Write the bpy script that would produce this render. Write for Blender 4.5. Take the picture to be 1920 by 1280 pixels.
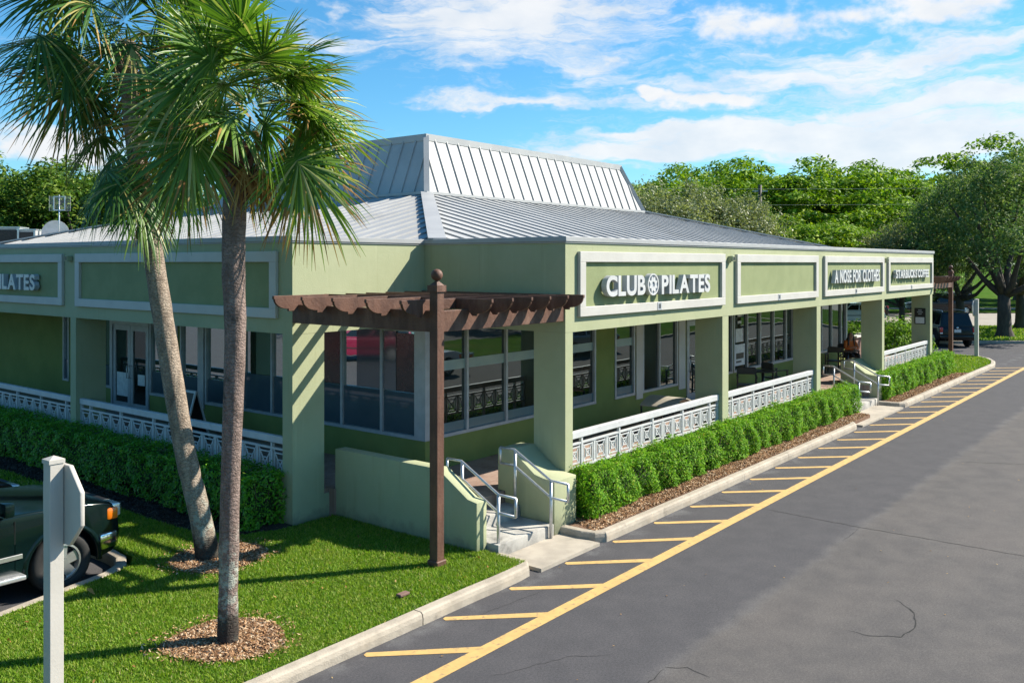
import bpy, bmesh, math, random
import numpy as np
from mathutils import Vector, Matrix, Euler
for o in list(bpy.data.objects): bpy.data.objects.remove(o)
S = bpy.context.scene
COL = S.collection
R_ = math.radians
# ------------------------------------------------------------------ camera
YAW = R_(38.4)
CAM = (-9.263, -8.638, 4.4)
cd = bpy.data.cameras.new('camera'); cam = bpy.data.objects.new('camera', cd); COL.objects.link(cam)
cam.location = CAM; cam.rotation_euler = (R_(90), 0, YAW - R_(90))
cd.sensor_width = 36; cd.lens = 1689/1920*36; cd.shift_y = -0.0763
cd.clip_start = 0.1; cd.clip_end = 3000
S.camera = cam
# ------------------------------------------------------------------ light
SUN_DIR = Vector((1.0, -0.72, 1.02)).normalized()
EL = math.asin(SUN_DIR.z); ROT = math.atan2(SUN_DIR.x, SUN_DIR.y)
sd = bpy.data.lights.new('sun', 'SUN'); sun = bpy.data.objects.new('sun', sd); COL.objects.link(sun)
sd.energy = 5.0; sd.angle = R_(0.5); sd.color = (1.0, 0.92, 0.79)
sun.rotation_euler = SUN_DIR.to_track_quat('Z', 'Y').to_euler(); sun.location = (20, -20, 40)
S.view_settings.view_transform = 'Standard'; S.view_settings.look = 'None'
S.view_settings.exposure = 1.08; S.view_settings.gamma = 1.0
W = bpy.data.worlds.new('World'); S.world = W; W.use_nodes = True
SKY_STRENGTH = 0.088

class NT:
    """small helper for node trees"""
    def __init__(s, tree): s.t = tree; s.l = tree.links
    def n(s, typ, **kw):
        nd = s.t.nodes.new(typ)
        for k, v in kw.items():
            if k.startswith('i_'):
                key = k[2:]; key = int(key) if key.isdigit() else key.replace('_', ' ')
                s.set(nd.inputs[key], v)
            else: setattr(nd, k, v)
        return nd
    def set(s, sock, v):
        if isinstance(v, bpy.types.NodeSocket): s.l.new(v, sock)
        else: sock.default_value = v
    def math(s, op, a, b=None, c=None, clamp=False):
        nd = s.t.nodes.new('ShaderNodeMath'); nd.operation = op; nd.use_clamp = clamp
        for i, v in enumerate((a, b, c)):
            if v is not None: s.set(nd.inputs[i], v)
        return nd.outputs[0]
    def mix(s, f, a, b, blend='MIX'):
        nd = s.t.nodes.new('ShaderNodeMix'); nd.data_type = 'RGBA'; nd.blend_type = blend
        s.set(nd.inputs[0], f); s.set(nd.inputs[6], a); s.set(nd.inputs[7], b); return nd.outputs[2]
    def ramp(s, f, stops, interp='LINEAR'):
        nd = s.t.nodes.new('ShaderNodeValToRGB'); nd.color_ramp.interpolation = interp
        e = nd.color_ramp.elements
        while len(e) < len(stops): e.new(0.5)
        for x, (p, c) in zip(e, stops):
            x.position = p; x.color = (c[0], c[1], c[2], 1) if hasattr(c, '__len__') else (c, c, c, 1)
        s.set(nd.inputs[0], f); return nd.outputs[0]
    def smooth(s, v, a, b):
        nd = s.t.nodes.new('ShaderNodeMapRange'); nd.interpolation_type = 'SMOOTHSTEP'
        s.set(nd.inputs[0], v); s.set(nd.inputs[1], a); s.set(nd.inputs[2], b)
        nd.inputs[3].default_value = 0; nd.inputs[4].default_value = 1; return nd.outputs[0]
    def noise(s, vec, scale, detail=4, rough=0.5, dist=0.0, out=0):
        nd = s.t.nodes.new('ShaderNodeTexNoise'); s.set(nd.inputs['Vector'], vec)
        s.set(nd.inputs['Scale'], scale); nd.inputs['Detail'].default_value = detail
        nd.inputs['Roughness'].default_value = rough; nd.inputs['Distortion'].default_value = dist
        return nd.outputs[out]
    def mapping(s, vec, scale=(1, 1, 1), rot=(0, 0, 0), loc=(0, 0, 0)):
        nd = s.t.nodes.new('ShaderNodeMapping'); s.set(nd.inputs[0], vec)
        nd.inputs[1].default_value = loc; nd.inputs[2].default_value = rot; nd.inputs[3].default_value = scale
        return nd.outputs[0]

def build_world():
    W.node_tree.nodes.clear(); k = NT(W.node_tree)
    sky = k.n('ShaderNodeTexSky'); sky.sky_type = 'NISHITA'; sky.sun_disc = False
    sky.sun_elevation = EL; sky.sun_rotation = ROT; sky.altitude = 0; sky.air_density = 1.0; sky.dust_density = 0.4; sky.ozone_density = 2.5
    tc = k.n('ShaderNodeTexCoord')
    d = tc.outputs['Generated']
    F = (math.cos(YAW), math.sin(YAW), 0); Rv = (math.sin(YAW), -math.cos(YAW), 0)
    def dot(v):
        nd = k.n('ShaderNodeVectorMath', operation='DOT_PRODUCT'); k.set(nd.inputs[0], d); nd.inputs[1].default_value = v
        return nd.outputs['Value']
    az = k.math('ARCTAN2', dot(Rv), dot(F)); z = dot((0, 0, 1)); el = k.math('ARCSINE', z)
    cmb = k.n('ShaderNodeCombineXYZ'); k.set(cmb.inputs[0], az); k.set(cmb.inputs[1], el); ae = cmb.outputs[0]
    # domain warp
    w1 = k.noise(k.mapping(ae, (1, 2.2, 1)), 5.0, 5, 0.6, out=1)
    wv = k.n('ShaderNodeVectorMath', operation='SUBTRACT'); k.set(wv.inputs[0], w1); wv.inputs[1].default_value = (.5, .5, .5)
    ws = k.n('ShaderNodeVectorMath', operation='MULTIPLY'); k.set(ws.inputs[0], wv.outputs[0]); ws.inputs[1].default_value = (.28, .10, 0)
    wa = k.n('ShaderNodeVectorMath', operation='ADD'); k.set(wa.inputs[0], ae); k.set(wa.inputs[1], ws.outputs[0])
    warped = wa.outputs[0]
    sep = k.n('ShaderNodeSeparateXYZ'); k.set(sep.inputs[0], warped)
    waz, wel = sep.outputs[0], sep.outputs[1]
    def px(u, v):
        a = math.atan((u-960)/1689); return a, math.atan((493.5-v)*math.cos(a)/1689)
    def blob(u, v, su, sv, amp):
        a, e = px(u, v)
        x = k.math('MULTIPLY', k.math('SUBTRACT', waz, a), 1689/su); y = k.math('MULTIPLY', k.math('SUBTRACT', wel, e), 1689/sv)
        r = k.math('ADD', k.math('MULTIPLY', x, x), k.math('MULTIPLY', y, y))
        return k.math('MULTIPLY', k.math('EXPONENT', k.math('MULTIPLY', r, -1)), amp)
    def total(bl):
        t = None
        for b in bl:
            o = blob(*b); t = o if t is None else k.math('ADD', t, o)
        return t
    wisp = total([(930, 15, 260, 62, .95), (840, 120, 110, 45, .45), (1080, 110, 80, 40, .5), (1700, 100, 330, 22, .55), (1450, 150, 280, 16, .6),
                  (1130, 190, 260, 14, .42), (1820, 175, 230, 34, .75), (1450, 262, 330, 42, 1.15), (1800, 275, 260, 34, .9), (1230, 240, 140, 14, .5),
                  (640, 75, 120, 14, .4), (900, 195, 160, 12, .4), (60, 60, 60, 20, .25), (1500, 60, 500, 90, .22), (300, 380, 300, 30, .5), (1160, 285, 130, 18, .6)])
    puff = total([(1330, 178, 130, 20, 1.0), (1215, 172, 40, 14, .9), (1390, 25, 130, 42, .95), (1770, 20, 90, 40, 1.0), (1590, 20, 80, 30, .6), (60, 285, 150, 32, 1.15), (160, 300, 70, 26, .8), (1100, 95, 50, 26, .7),
                  (40, 190, 40, 12, .55), (640, 5, 90, 12, .5)])
    st = k.noise(k.mapping(warped, (1, 6.5, 1), (0, 0, R_(-10))), 10.0, 11, 0.66)
    st2 = k.noise(k.mapping(ae, (1, 2.2, 1)), 26.0, 8, 0.62, 0.4)
    cum = k.noise(k.mapping(ae, (1, 1.5, 1)), 22.0, 8, 0.58)
    a = k.smooth(k.math('ADD', k.math('MULTIPLY', wisp, 0.9), k.math('MULTIPLY', k.math('SUBTRACT', k.math('ADD', k.math('MULTIPLY', st, .75), k.math('MULTIPLY', st2, .25)), 0.5), 1.9)), 0.12, 0.78)
    b = k.smooth(k.math('ADD', puff, k.math('MULTIPLY', k.math('SUBTRACT', cum, 0.5), 2.3)), 0.22, 1.0)
    m = k.math('MAXIMUM', k.math('MULTIPLY', a, 0.9), k.math('MULTIPLY', b, 0.97))
    # keep clouds above the horizon
    m = k.math('MULTIPLY', m, k.smooth(el, 0.0, 0.05))
    hs = k.n('ShaderNodeHueSaturation'); hs.inputs['Saturation'].default_value = 1.22; hs.inputs['Value'].default_value = 1.0; hs.inputs['Hue'].default_value = 0.488
    k.set(hs.inputs['Color'], sky.outputs[0])
    shade = k.ramp(k.noise(k.mapping(ae, (1, 2, 1)), 14, 5, .55), [(.3, (.80, .86, .93)), (.65, (1, 1, 1))])
    cl = k.mix(1.0, shade, (5.3, 5.3, 5.3, 1), 'MULTIPLY')
    sk = k.mix(1.0, hs.outputs[0], (.56, .84, .98, 1), 'MULTIPLY')
    c = k.mix(m, sk, cl)
    bg = k.n('ShaderNodeBackground'); k.set(bg.inputs[0], c); bg.inputs[1].default_value = SKY_STRENGTH
    out = k.n('ShaderNodeOutputWorld'); k.l.new(bg.outputs[0], out.inputs[0])
build_world()
try:
    S.cycles.max_bounces = 6; S.cycles.diffuse_bounces = 3; S.cycles.glossy_bounces = 3; S.cycles.transmission_bounces = 3; S.cycles.transparent_max_bounces = 6
    S.cycles.use_denoising = True
except Exception: pass

# ------------------------------------------------------------------ materials
MATS = {}
def newmat(name):
    m = bpy.data.materials.new(name); m.use_nodes = True; m.node_tree.nodes.clear(); MATS[name] = m
    return m, NT(m.node_tree)
def finish(k, shader):
    o = k.n('ShaderNodeOutputMaterial'); k.l.new(shader, o.inputs[0])
def pm(name, c1, c2=None, scale=3, detail=5, rough=.6, metal=0, bump=0, bscale=40, spec=.5, lo=.35, hi=.65, c3=None, s3=1.0, t3=(.55, .75), bdetail=4, rough2=None, coat=0, stretch=(1, 1, 1)):
    m, k = newmat(name); tc = k.n('ShaderNodeTexCoord'); v = tc.outputs['Object']
    p = k.n('ShaderNodeBsdfPrincipled')
    col = (*c1, 1)
    n1 = None
    if c2:
        n1 = k.noise(k.mapping(v, stretch), scale, detail, .6)
        col = k.mix(k.smooth(n1, lo, hi), (*c1, 1), (*c2, 1))
    if c3:
        n3 = k.noise(k.mapping(v, stretch), s3, 6, .65); col = k.mix(k.smooth(n3, *t3), col, (*c3, 1))
    k.set(p.inputs['Base Color'], col)
    if rough2 is not None and n1 is not None:
        mr = k.n('ShaderNodeMapRange'); k.set(mr.inputs[0], n1); mr.inputs[3].default_value = rough; mr.inputs[4].default_value = rough2; k.set(p.inputs['Roughness'], mr.outputs[0])
    else: p.inputs['Roughness'].default_value = rough
    p.inputs['Metallic'].default_value = metal; p.inputs['Specular IOR Level'].default_value = spec
    if coat: p.inputs['Coat Weight'].default_value = coat; p.inputs['Coat Roughness'].default_value = .03
    if bump:
        b = k.n('ShaderNodeBump'); b.inputs['Strength'].default_value = bump; b.inputs['Distance'].default_value = .02
        k.set(b.inputs['Height'], k.noise(v, bscale, bdetail, .6)); k.set(p.inputs['Normal'], b.outputs[0])
    finish(k, p.outputs[0]); return m
def leafmat(name, stops, trans=.35, rough=.6, spec=.2, tint=(1.1, 1.15, .5)):
    m, k = newmat(name)
    g = k.n('ShaderNodeNewGeometry'); col = k.ramp(g.outputs['Random Per Island'], stops)
    p = k.n('ShaderNodeBsdfPrincipled'); k.set(p.inputs['Base Color'], col); p.inputs['Roughness'].default_value = rough; p.inputs['Specular IOR Level'].default_value = spec
    t = k.n('ShaderNodeBsdfTranslucent'); k.set(t.inputs[0], k.mix(1.0, col, (*tint, 1), 'MULTIPLY'))
    mx = k.n('ShaderNodeMixShader'); mx.inputs[0].default_value = trans; k.l.new(p.outputs[0], mx.inputs[1]); k.l.new(t.outputs[0], mx.inputs[2])
    finish(k, mx.outputs[0]); return m

def mat_stucco():
    m, k = newmat('stucco'); tc = k.n('ShaderNodeTexCoord'); v = tc.outputs['Object']
    col = k.mix(k.smooth(k.noise(v, 1.1, 7, .62), .35, .65), (.365, .385, .242, 1), (.335, .360, .222, 1))
    col = k.mix(k.math('MULTIPLY', k.smooth(k.noise(v, .45, 6, .65), .56, .85), .8), col, (.335, .365, .205, 1))
    st = k.noise(k.mapping(v, (5, 5, .32)), 1.4, 6, .62); col = k.mix(k.math('MULTIPLY', k.smooth(st, .56, .74), .42), col, (.28, .29, .165, 1))   # rain streaks
    lt = k.noise(k.mapping(v, (7, 7, .5), loc=(4, 2, 1)), 1.2, 5, .6); col = k.mix(k.math('MULTIPLY', k.smooth(lt, .58, .75), .30), col, (.47, .485, .31, 1))
    sx = k.n('ShaderNodeSeparateXYZ'); k.set(sx.inputs[0], v); z = sx.outputs[2]
    n4 = k.noise(v, 5, 6, .65); dirt = k.math('MULTIPLY', k.smooth(k.math('ADD', z, k.math('MULTIPLY', n4, .5)), .62, .36), .55)
    col = k.mix(dirt, col, (.16, .155, .11, 1))                                                            # splash dirt at the foot
    fleck = k.smooth(k.noise(v, 55, 3, .7), .60, .72); col = k.mix(k.math('MULTIPLY', fleck, .22), col, (.25, .27, .15, 1))
    p = k.n('ShaderNodeBsdfPrincipled'); k.set(p.inputs['Base Color'], col); p.inputs['Roughness'].default_value = .88; p.inputs['Specular IOR Level'].default_value = .15
    b = k.n('ShaderNodeBump'); b.inputs['Strength'].default_value = .32; b.inputs['Distance'].default_value = .015
    k.set(b.inputs['Height'], k.math('ADD', k.noise(v, 42, 6, .7), k.math('MULTIPLY', k.noise(v, 9, 4, .6), .5))); k.set(p.inputs['Normal'], b.outputs[0]); finish(k, p.outputs[0])
mat_stucco()
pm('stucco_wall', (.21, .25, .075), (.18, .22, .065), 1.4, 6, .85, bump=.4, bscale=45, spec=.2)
pm('stucco_panel', (.25, .285, .145), (.225, .26, .13), 2.2, 6, .85, bump=.4, bscale=45, spec=.2)
pm('white_trim', (.50, .485, .445), (.455, .44, .405), 1.6, 6, .6, bump=.15, bscale=30, c3=(.37, .36, .325), s3=2.2, t3=(.62, .85))
pm('white_paint', (.55, .555, .56), (.49, .495, .50), 4, 5, .42, c3=(.30, .295, .28), s3=6, t3=(.60, .8))
pm('window_frame', (.40, .42, .44), (.34, .36, .38), 5, 4, .4, metal=.15)
pm('dark_frame', (.03, .035, .035), (.05, .05, .05), 5, 3, .4)
pm('roof_metal', (.40, .40, .395), (.35, .355, .355), .9, 6, .55, metal=.0, rough2=.5, c3=(.29, .288, .28), s3=.5, t3=(.5, .8), spec=.25)
pm('roof_trim', (.36, .365, .365), (.32, .325, .33), 1.5, 5, .5, metal=.0, spec=.3)
pm('galvanized', (.62, .64, .66), (.50, .52, .54), 14, 4, .38, metal=.75)
pm('wood_brown', (.135, .068, .046), (.085, .042, .029), 5, 6, .6, bump=.35, bscale=25, spec=.3, c3=(.21, .125, .09), s3=1.6, t3=(.5, .72), stretch=(1, 1, .35))
pm('concrete', (.40, .355, .29), (.31, .275, .225), 2.2, 8, .85, bump=.4, bscale=60, c3=(.20, .185, .16), s3=1.1, t3=(.58, .80))
pm('kerb_concrete', (.40, .35, .28), (.31, .27, .215), 3.5, 8, .85, bump=.4, bscale=55, c3=(.15, .13, .105), s3=2.4, t3=(.55, .8))
pm('steps_concrete', (.40, .385, .35), (.27, .26, .24), 3.5, 8, .8, bump=.4, bscale=55, c3=(.12, .115, .105), s3=2.6, t3=(.52, .74))
pm('line_yellow', (.56, .36, .125), (.48, .31, .11), 6, 8, .7, c3=(.22, .165, .10), s3=11, t3=(.52, .72), bump=.2, bscale=150)
pm('crack', (.018, .018, .018), rough=1.0)
pm('crack_pale', (.13, .125, .12), (.09, .088, .086), 3, 6, .9)
pm('mulch', (.21, .115, .065), (.10, .055, .035), 22, 6, .95, bump=.9, bscale=60, c3=(.34, .24, .16), s3=30, t3=(.55, .75))
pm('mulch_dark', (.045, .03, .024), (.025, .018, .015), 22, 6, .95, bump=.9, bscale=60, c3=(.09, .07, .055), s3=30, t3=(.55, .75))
pm('turf_soil', (.07, .13, .016), (.045, .09, .012), 9, 6, 1.0, spec=.05, bump=.9, bscale=55, c3=(.075, .085, .025), s3=1.2, t3=(.5, .75))
pm('turf_far', (.060, .135, .010), (.035, .085, .008), 2.0, 8, 1.0, spec=.02, bump=.8, bscale=25, c3=(.11, .125, .035), s3=.22, t3=(.5, .75))
pm('post_paint', (.47, .445, .40), (.42, .40, .36), 3, 6, .55, bump=.1, bscale=30, c3=(.33, .31, .275), s3=2.5, t3=(.55, .8), stretch=(1, 1, .4))
pm('rubber', (.012, .012, .012), rough=.75, bump=.2, bscale=80)
pm('alloy', (.50, .50, .49), (.42, .42, .41), 6, 3, .32, metal=.75)
pm('chrome', (.72, .72, .72), rough=.12, metal=1.0)
pm('black_plastic', (.012, .012, .013), rough=.45)
pm('black_metal', (.012, .011, .012), (.02, .02, .02), 6, 3, .4)
pm('paint_dark_green', (.0028, .009, .009), (.003, .010, .010), 2, 3, .14, metal=.0, coat=.0, spec=.3)
pm('paint_black', (.005, .0055, .006), rough=.22, spec=.4)
pm('paint_navy', (.007, .010, .017), rough=.25, spec=.4)
pm('paint_white', (.72, .74, .76), rough=.25, coat=1.0)
pm('paint_magenta', (.16, .008, .035), rough=.3, metal=.1, coat=1.0)
pm('paint_silver', (.42, .43, .45), rough=.3, metal=.6, coat=1.0)
pm('car_glass', (.006, .009, .010), rough=.04, spec=.45)
pm('lamp_amber', (.85, .19, .01), rough=.2, coat=1.0)
pm('lamp_red', (.55, .012, .012), rough=.2, coat=1.0)
pm('lamp_clear', (.65, .67, .68), rough=.12, metal=.4, coat=1.0)
pm('plate_white', (.65, .66, .64), (.35, .38, .42), 40, 2, .4, lo=.55, hi=.6)
pm('letter_white', (.55, .55, .55), (.49, .49, .49), 3, 5, .4)
pm('letter_side', (.42, .44, .47), (.34, .36, .38), 3, 4, .45)
pm('sign_black', (.012, .012, .012), rough=.4)
pm('film', (.11, .18, .20), (.09, .16, .18), 2, 4, .22, spec=.7)
pm('film_band', (.27, .36, .35), (.23, .32, .32), 2, 4, .25, spec=.7)
pm('film_grey', (.070, .100, .120), (.055, .085, .105), 1.2, 5, .06, spec=.9, coat=.6)
pm('poster', (.05, .03, .028), (.018, .02, .024), 3, 6, .15, spec=.8, c3=(.22, .13, .10), s3=2.3, t3=(.58, .70))
pm('paper', (.62, .64, .64), (.5, .52, .53), 9, 5, .6)
pm('beige_lid', (.42, .385, .32), (.36, .33, .27), 3, 5, .55)
pm('skin', (.36, .19, .12), rough=.55)
pm('hair', (.012, .008, .007), (.03, .016, .012), 30, 3, .5)
pm('orange_cloth', (.52, .13, .02), (.45, .10, .015), 12, 4, .8)
pm('black_cloth', (.012, .012, .014), rough=.85)
pm('bark_oak', (.085, .068, .055), (.05, .04, .034), 6, 8, .95, bump=.9, bscale=22, stretch=(1, 1, .3), c3=(.16, .15, .13), s3=1.6, t3=(.58, .8))
pm('bark_far', (.11, .085, .062), (.07, .055, .04), 5, 6, .95)
pm('dish_white', (.70, .70, .69), (.58, .58, .56), 3, 4, .5)
pm('hvac_grey', (.42, .43, .43), (.33, .34, .34), 3, 5, .55)
pm('grille_dark', (.045, .038, .036), (.03, .027, .026), 18, 2, .7)
pm('orange_plastic', (.6, .22, .04), rough=.6)
pm('interior_dark', (.03, .032, .032), rough=.9)
pm('brick_red', (.19, .11, .085), (.14, .085, .07), 9, 4, .9)
pm('stone_cap', (.62, .60, .55), (.5, .48, .44), 4, 5, .8)

def mat_asphalt():
    m, k = newmat('asphalt'); tc = k.n('ShaderNodeTexCoord'); v = tc.outputs['Object']
    sx = k.n('ShaderNodeSeparateXYZ'); k.set(sx.inputs[0], v); y = sx.outputs[1]; x = sx.outputs[0]
    edge = k.math('ADD', y, k.math('MULTIPLY', k.math('SUBTRACT', k.noise(v, 1.3, 5, .6), .5), .35))
    old = k.smooth(edge, -3.8, -3.98)
    fine = k.noise(v, 130, 3, .7); mid = k.noise(v, 2.2, 7, .62); big = k.noise(k.mapping(v, (.5, 1.4, 1)), .33, 6, .6)
    new_c = k.mix(k.smooth(mid, .3, .7), (.062, .062, .068, 1), (.074, .073, .079, 1))
    old_c = k.mix(k.smooth(mid, .3, .7), (.078, .075, .076, 1), (.100, .095, .093, 1))
    old_c = k.mix(k.math('MULTIPLY', k.smooth(big, .42, .75), .35), old_c, (.140, .126, .117, 1))
    col = k.mix(old, new_c, old_c)
    # pale worn seam between the two coats
    sd_ = k.math('ABSOLUTE', k.math('ADD', edge, 3.86)); seam = k.math('MULTIPLY', k.smooth(sd_, .16, .0), k.math('MULTIPLY', k.smooth(mid, .3, .7), .26))
    col = k.mix(seam, col, (.17, .165, .16, 1))
    # tyre-worn pale tracks
    tr = k.math('MULTIPLY', k.smooth(k.math('ABSOLUTE', k.math('ADD', y, 6.4)), .6, .0), k.math('MULTIPLY', k.smooth(big, .35, .7), .10))
    col = k.mix(tr, col, (.15, .14, .13, 1))
    # dusty strip along the gutter
    gut = k.math('MULTIPLY', k.smooth(k.math('ABSOLUTE', k.math('ADD', y, 1.05)), .3, 0), k.math('MULTIPLY', k.smooth(mid, .45, .7), .5))
    col = k.mix(gut, col, (.15, .155, .16, 1))
    # pale flecks and stains
    spot = k.smooth(k.noise(v, 1.1, 8, .72), .62, .8); col = k.mix(k.math('MULTIPLY', spot, .22), col, (.135, .122, .11, 1))
    oil = k.smooth(k.noise(v, .9, 4, .5, 1.0), .66, .80); col = k.mix(k.math('MULTIPLY', oil, .25), col, (.032, .031, .032, 1))
    agg = k.noise(v, 38, 6, .8); g = k.mix(k.smooth(k.math('ADD', k.math('MULTIPLY', fine, .5), k.math('MULTIPLY', agg, .5)), .36, .66), (.62, .62, .62, 1), (1.42, 1.39, 1.35, 1)); col = k.mix(1.0, col, g, 'MULTIPLY')
    p = k.n('ShaderNodeBsdfPrincipled'); k.set(p.inputs['Base Color'], col); p.inputs['Roughness'].default_value = .9; p.inputs['Specular IOR Level'].default_value = .2
    b = k.n('ShaderNodeBump'); b.inputs['Strength'].default_value = .5; b.inputs['Distance'].default_value = .006; k.set(b.inputs['Height'], fine); k.set(p.inputs['Normal'], b.outputs[0])
    finish(k, p.outputs[0])
mat_asphalt()
pm('street_pale', (.30, .275, .24), (.25, .23, .205), .8, 7, .9, bump=.2, bscale=60, c3=(.2, .185, .17), s3=.15, t3=(.5, .8))

def mat_glass():
    m, k = newmat('glass_dark'); tc = k.n('ShaderNodeTexCoord')
    base = k.mix(k.smooth(k.noise(tc.outputs['Object'], .8, 4, .5), .35, .7), (.006, .010, .010, 1), (.022, .030, .030, 1))
    d = k.n('ShaderNodeBsdfDiffuse'); k.set(d.inputs[0], base)
    g = k.n('ShaderNodeBsdfGlossy'); g.inputs['Roughness'].default_value = .015; g.inputs[0].default_value = (.80, .90, .90, 1)
    bp = k.n('ShaderNodeBump'); bp.inputs['Strength'].default_value = .018; bp.inputs['Distance'].default_value = .05; k.set(bp.inputs['Height'], k.noise(tc.outputs['Object'], 1.7, 2, .5)); k.set(g.inputs['Normal'], bp.outputs[0])
    lw = k.n('ShaderNodeLayerWeight'); lw.inputs['Blend'].default_value = .35
    f = k.math('ADD', k.math('MULTIPLY', lw.outputs['Fresnel'], .55), .12, clamp=True)
    mx = k.n('ShaderNodeMixShader'); k.set(mx.inputs[0], f); k.l.new(d.outputs[0], mx.inputs[1]); k.l.new(g.outputs[0], mx.inputs[2])
    finish(k, mx.outputs[0])
mat_glass()

def mat_brickfloor():
    m, k = newmat('porch_brick'); tc = k.n('ShaderNodeTexCoord')
    br = k.n('ShaderNodeTexBrick'); k.set(br.inputs['Vector'], tc.outputs['Object']); br.inputs['Scale'].default_value = 4.5
    br.inputs['Color1'].default_value = (.20, .115, .085, 1); br.inputs['Color2'].default_value = (.28, .18, .135, 1); br.inputs['Mortar'].default_value = (.24, .21, .18, 1); br.inputs['Mortar Size'].default_value = .015
    col = k.mix(k.smooth(k.noise(tc.outputs['Object'], 2, 6, .6), .35, .75), br.outputs[0], (.33, .25, .2, 1))
    p = k.n('ShaderNodeBsdfPrincipled'); k.set(p.inputs['Base Color'], col); p.inputs['Roughness'].default_value = .8; finish(k, p.outputs[0])
mat_brickfloor()

def mat_palmbark(name, lichen_z, base1, base2):
    m, k = newmat(name); tc = k.n('ShaderNodeTexCoord'); v = tc.outputs['Object']
    sx = k.n('ShaderNodeSeparateXYZ'); k.set(sx.inputs[0], v); z = sx.outputs[2]
    ring = k.n('ShaderNodeTexWave', wave_type='BANDS', bands_direction='Z'); k.set(ring.inputs['Vector'], v); ring.inputs['Scale'].default_value = 6.5; ring.inputs['Distortion'].default_value = 11; ring.inputs['Detail'].default_value = 6; ring.inputs['Detail Scale'].default_value = 3.2
    n = k.noise(k.mapping(v, (1, 1, .35)), 11, 8, .68)
    col = k.mix(k.smooth(n, .34, .64), (*base1, 1), (*base2, 1))
    col = k.mix(k.math('MULTIPLY', k.smooth(ring.outputs['Fac'], .30, .08), .48), col, (.075, .058, .048, 1))
    # pale lichen low on the trunk, black stain at the foot and in patches
    lz = k.math('MULTIPLY', k.smooth(z, lichen_z + .9, lichen_z - .1), k.smooth(k.noise(v, 7, 8, .7), .47, .58))
    col = k.mix(lz, col, (.34, .36, .31, 1))
    speck = k.smooth(k.noise(k.mapping(v, (1, 1, .6)), 16, 5, .6), .66, .72); col = k.mix(k.math('MULTIPLY', speck, .6), col, (.36, .33, .30, 1))
    bl = k.math('MULTIPLY', k.smooth(k.math('ADD', z, k.math('MULTIPLY', k.noise(v, 5, 4, .6), .9)), .95, .65), .9)
    col = k.mix(bl, col, (.028, .024, .021, 1))
    pt = k.smooth(k.noise(k.mapping(v, (1, 1, .7), loc=(3, 1, 5)), 2.6, 6, .66), .60, .70); col = k.mix(k.math('MULTIPLY', pt, .75), col, (.05, .044, .04, 1))
    p = k.n('ShaderNodeBsdfPrincipled'); k.set(p.inputs['Base Color'], col); p.inputs['Roughness'].default_value = .95; p.inputs['Specular IOR Level'].default_value = .15
    b = k.n('ShaderNodeBump'); b.inputs['Strength'].default_value = 1.0; b.inputs['Distance'].default_value = .03
    k.set(b.inputs['Height'], k.math('ADD', k.math('MULTIPLY', ring.outputs['Fac'], .22), n)); k.set(p.inputs['Normal'], b.outputs[0])
    finish(k, p.outputs[0])
mat_palmbark('palm_bark_pale', .45, (.38, .31, .245), (.23, .18, .14))
mat_palmbark('palm_bark_grey', .75, (.27, .205, .18), (.17, .125, .108))

leafmat('leaf_palm', [(0, (0.056, 0.133, 0.018)), (.45, (0.111, 0.221, 0.026)), (.8, (0.199, 0.309, 0.049)), (.93, (0.332, 0.398, 0.121)), (1, (0.464, 0.420, 0.199))], .33, .4, .45)
leafmat('leaf_palm_dark', [(0, (0.029, 0.092, 0.016)), (.6, (0.063, 0.149, 0.021)), (.88, (0.138, 0.230, 0.034)), (1, (0.391, 0.333, 0.115))], .28, .4, .4)
leafmat('leaf_palm_dead', [(0, (.22, .11, .035)), (.5, (.36, .20, .06)), (1, (.45, .33, .14))], .25, .7, .2)
leafmat('leaf_hedge', [(0, (0.067, 0.183, 0.010)), (.4, (0.116, 0.293, 0.015)), (.8, (0.207, 0.415, 0.022)), (.96, (0.329, 0.512, 0.049)), (1, (0.342, 0.244, 0.085))], .40, .6, .15)
leafmat('leaf_hedge_left', [(0, (.05, .19, .010)), (.5, (.115, .33, .016)), (.95, (.19, .44, .025)), (1, (.28, .24, .07))], .34, .4, .4)
leafmat('leaf_tree_bright', [(0, (0.053, 0.124, 0.009)), (.45, (0.124, 0.242, 0.014)), (.8, (0.224, 0.366, 0.019)), (1, (0.354, 0.448, 0.035))], .30, .6, .15)
leafmat('leaf_tree_round', [(0, (.03, .08, .010)), (.5, (.075, .155, .015)), (.85, (.15, .235, .03)), (1, (.24, .29, .06))], .30, .6, .15)
leafmat('leaf_silver', [(0, (0.112, 0.150, 0.069)), (.5, (0.188, 0.225, 0.106)), (1, (0.338, 0.362, 0.200))], .35, .5, .35)
leafmat('leaf_oak', [(0, (0.055, 0.109, 0.036)), (.5, (0.101, 0.182, 0.055)), (.9, (0.182, 0.256, 0.091)), (1, (0.347, 0.383, 0.200))], .32, .65, .15)
leafmat('leaf_shrub', [(0, (.05, .13, .01)), (.5, (.10, .22, .015)), (1, (.20, .32, .03))], .38, .65, .12)
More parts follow.
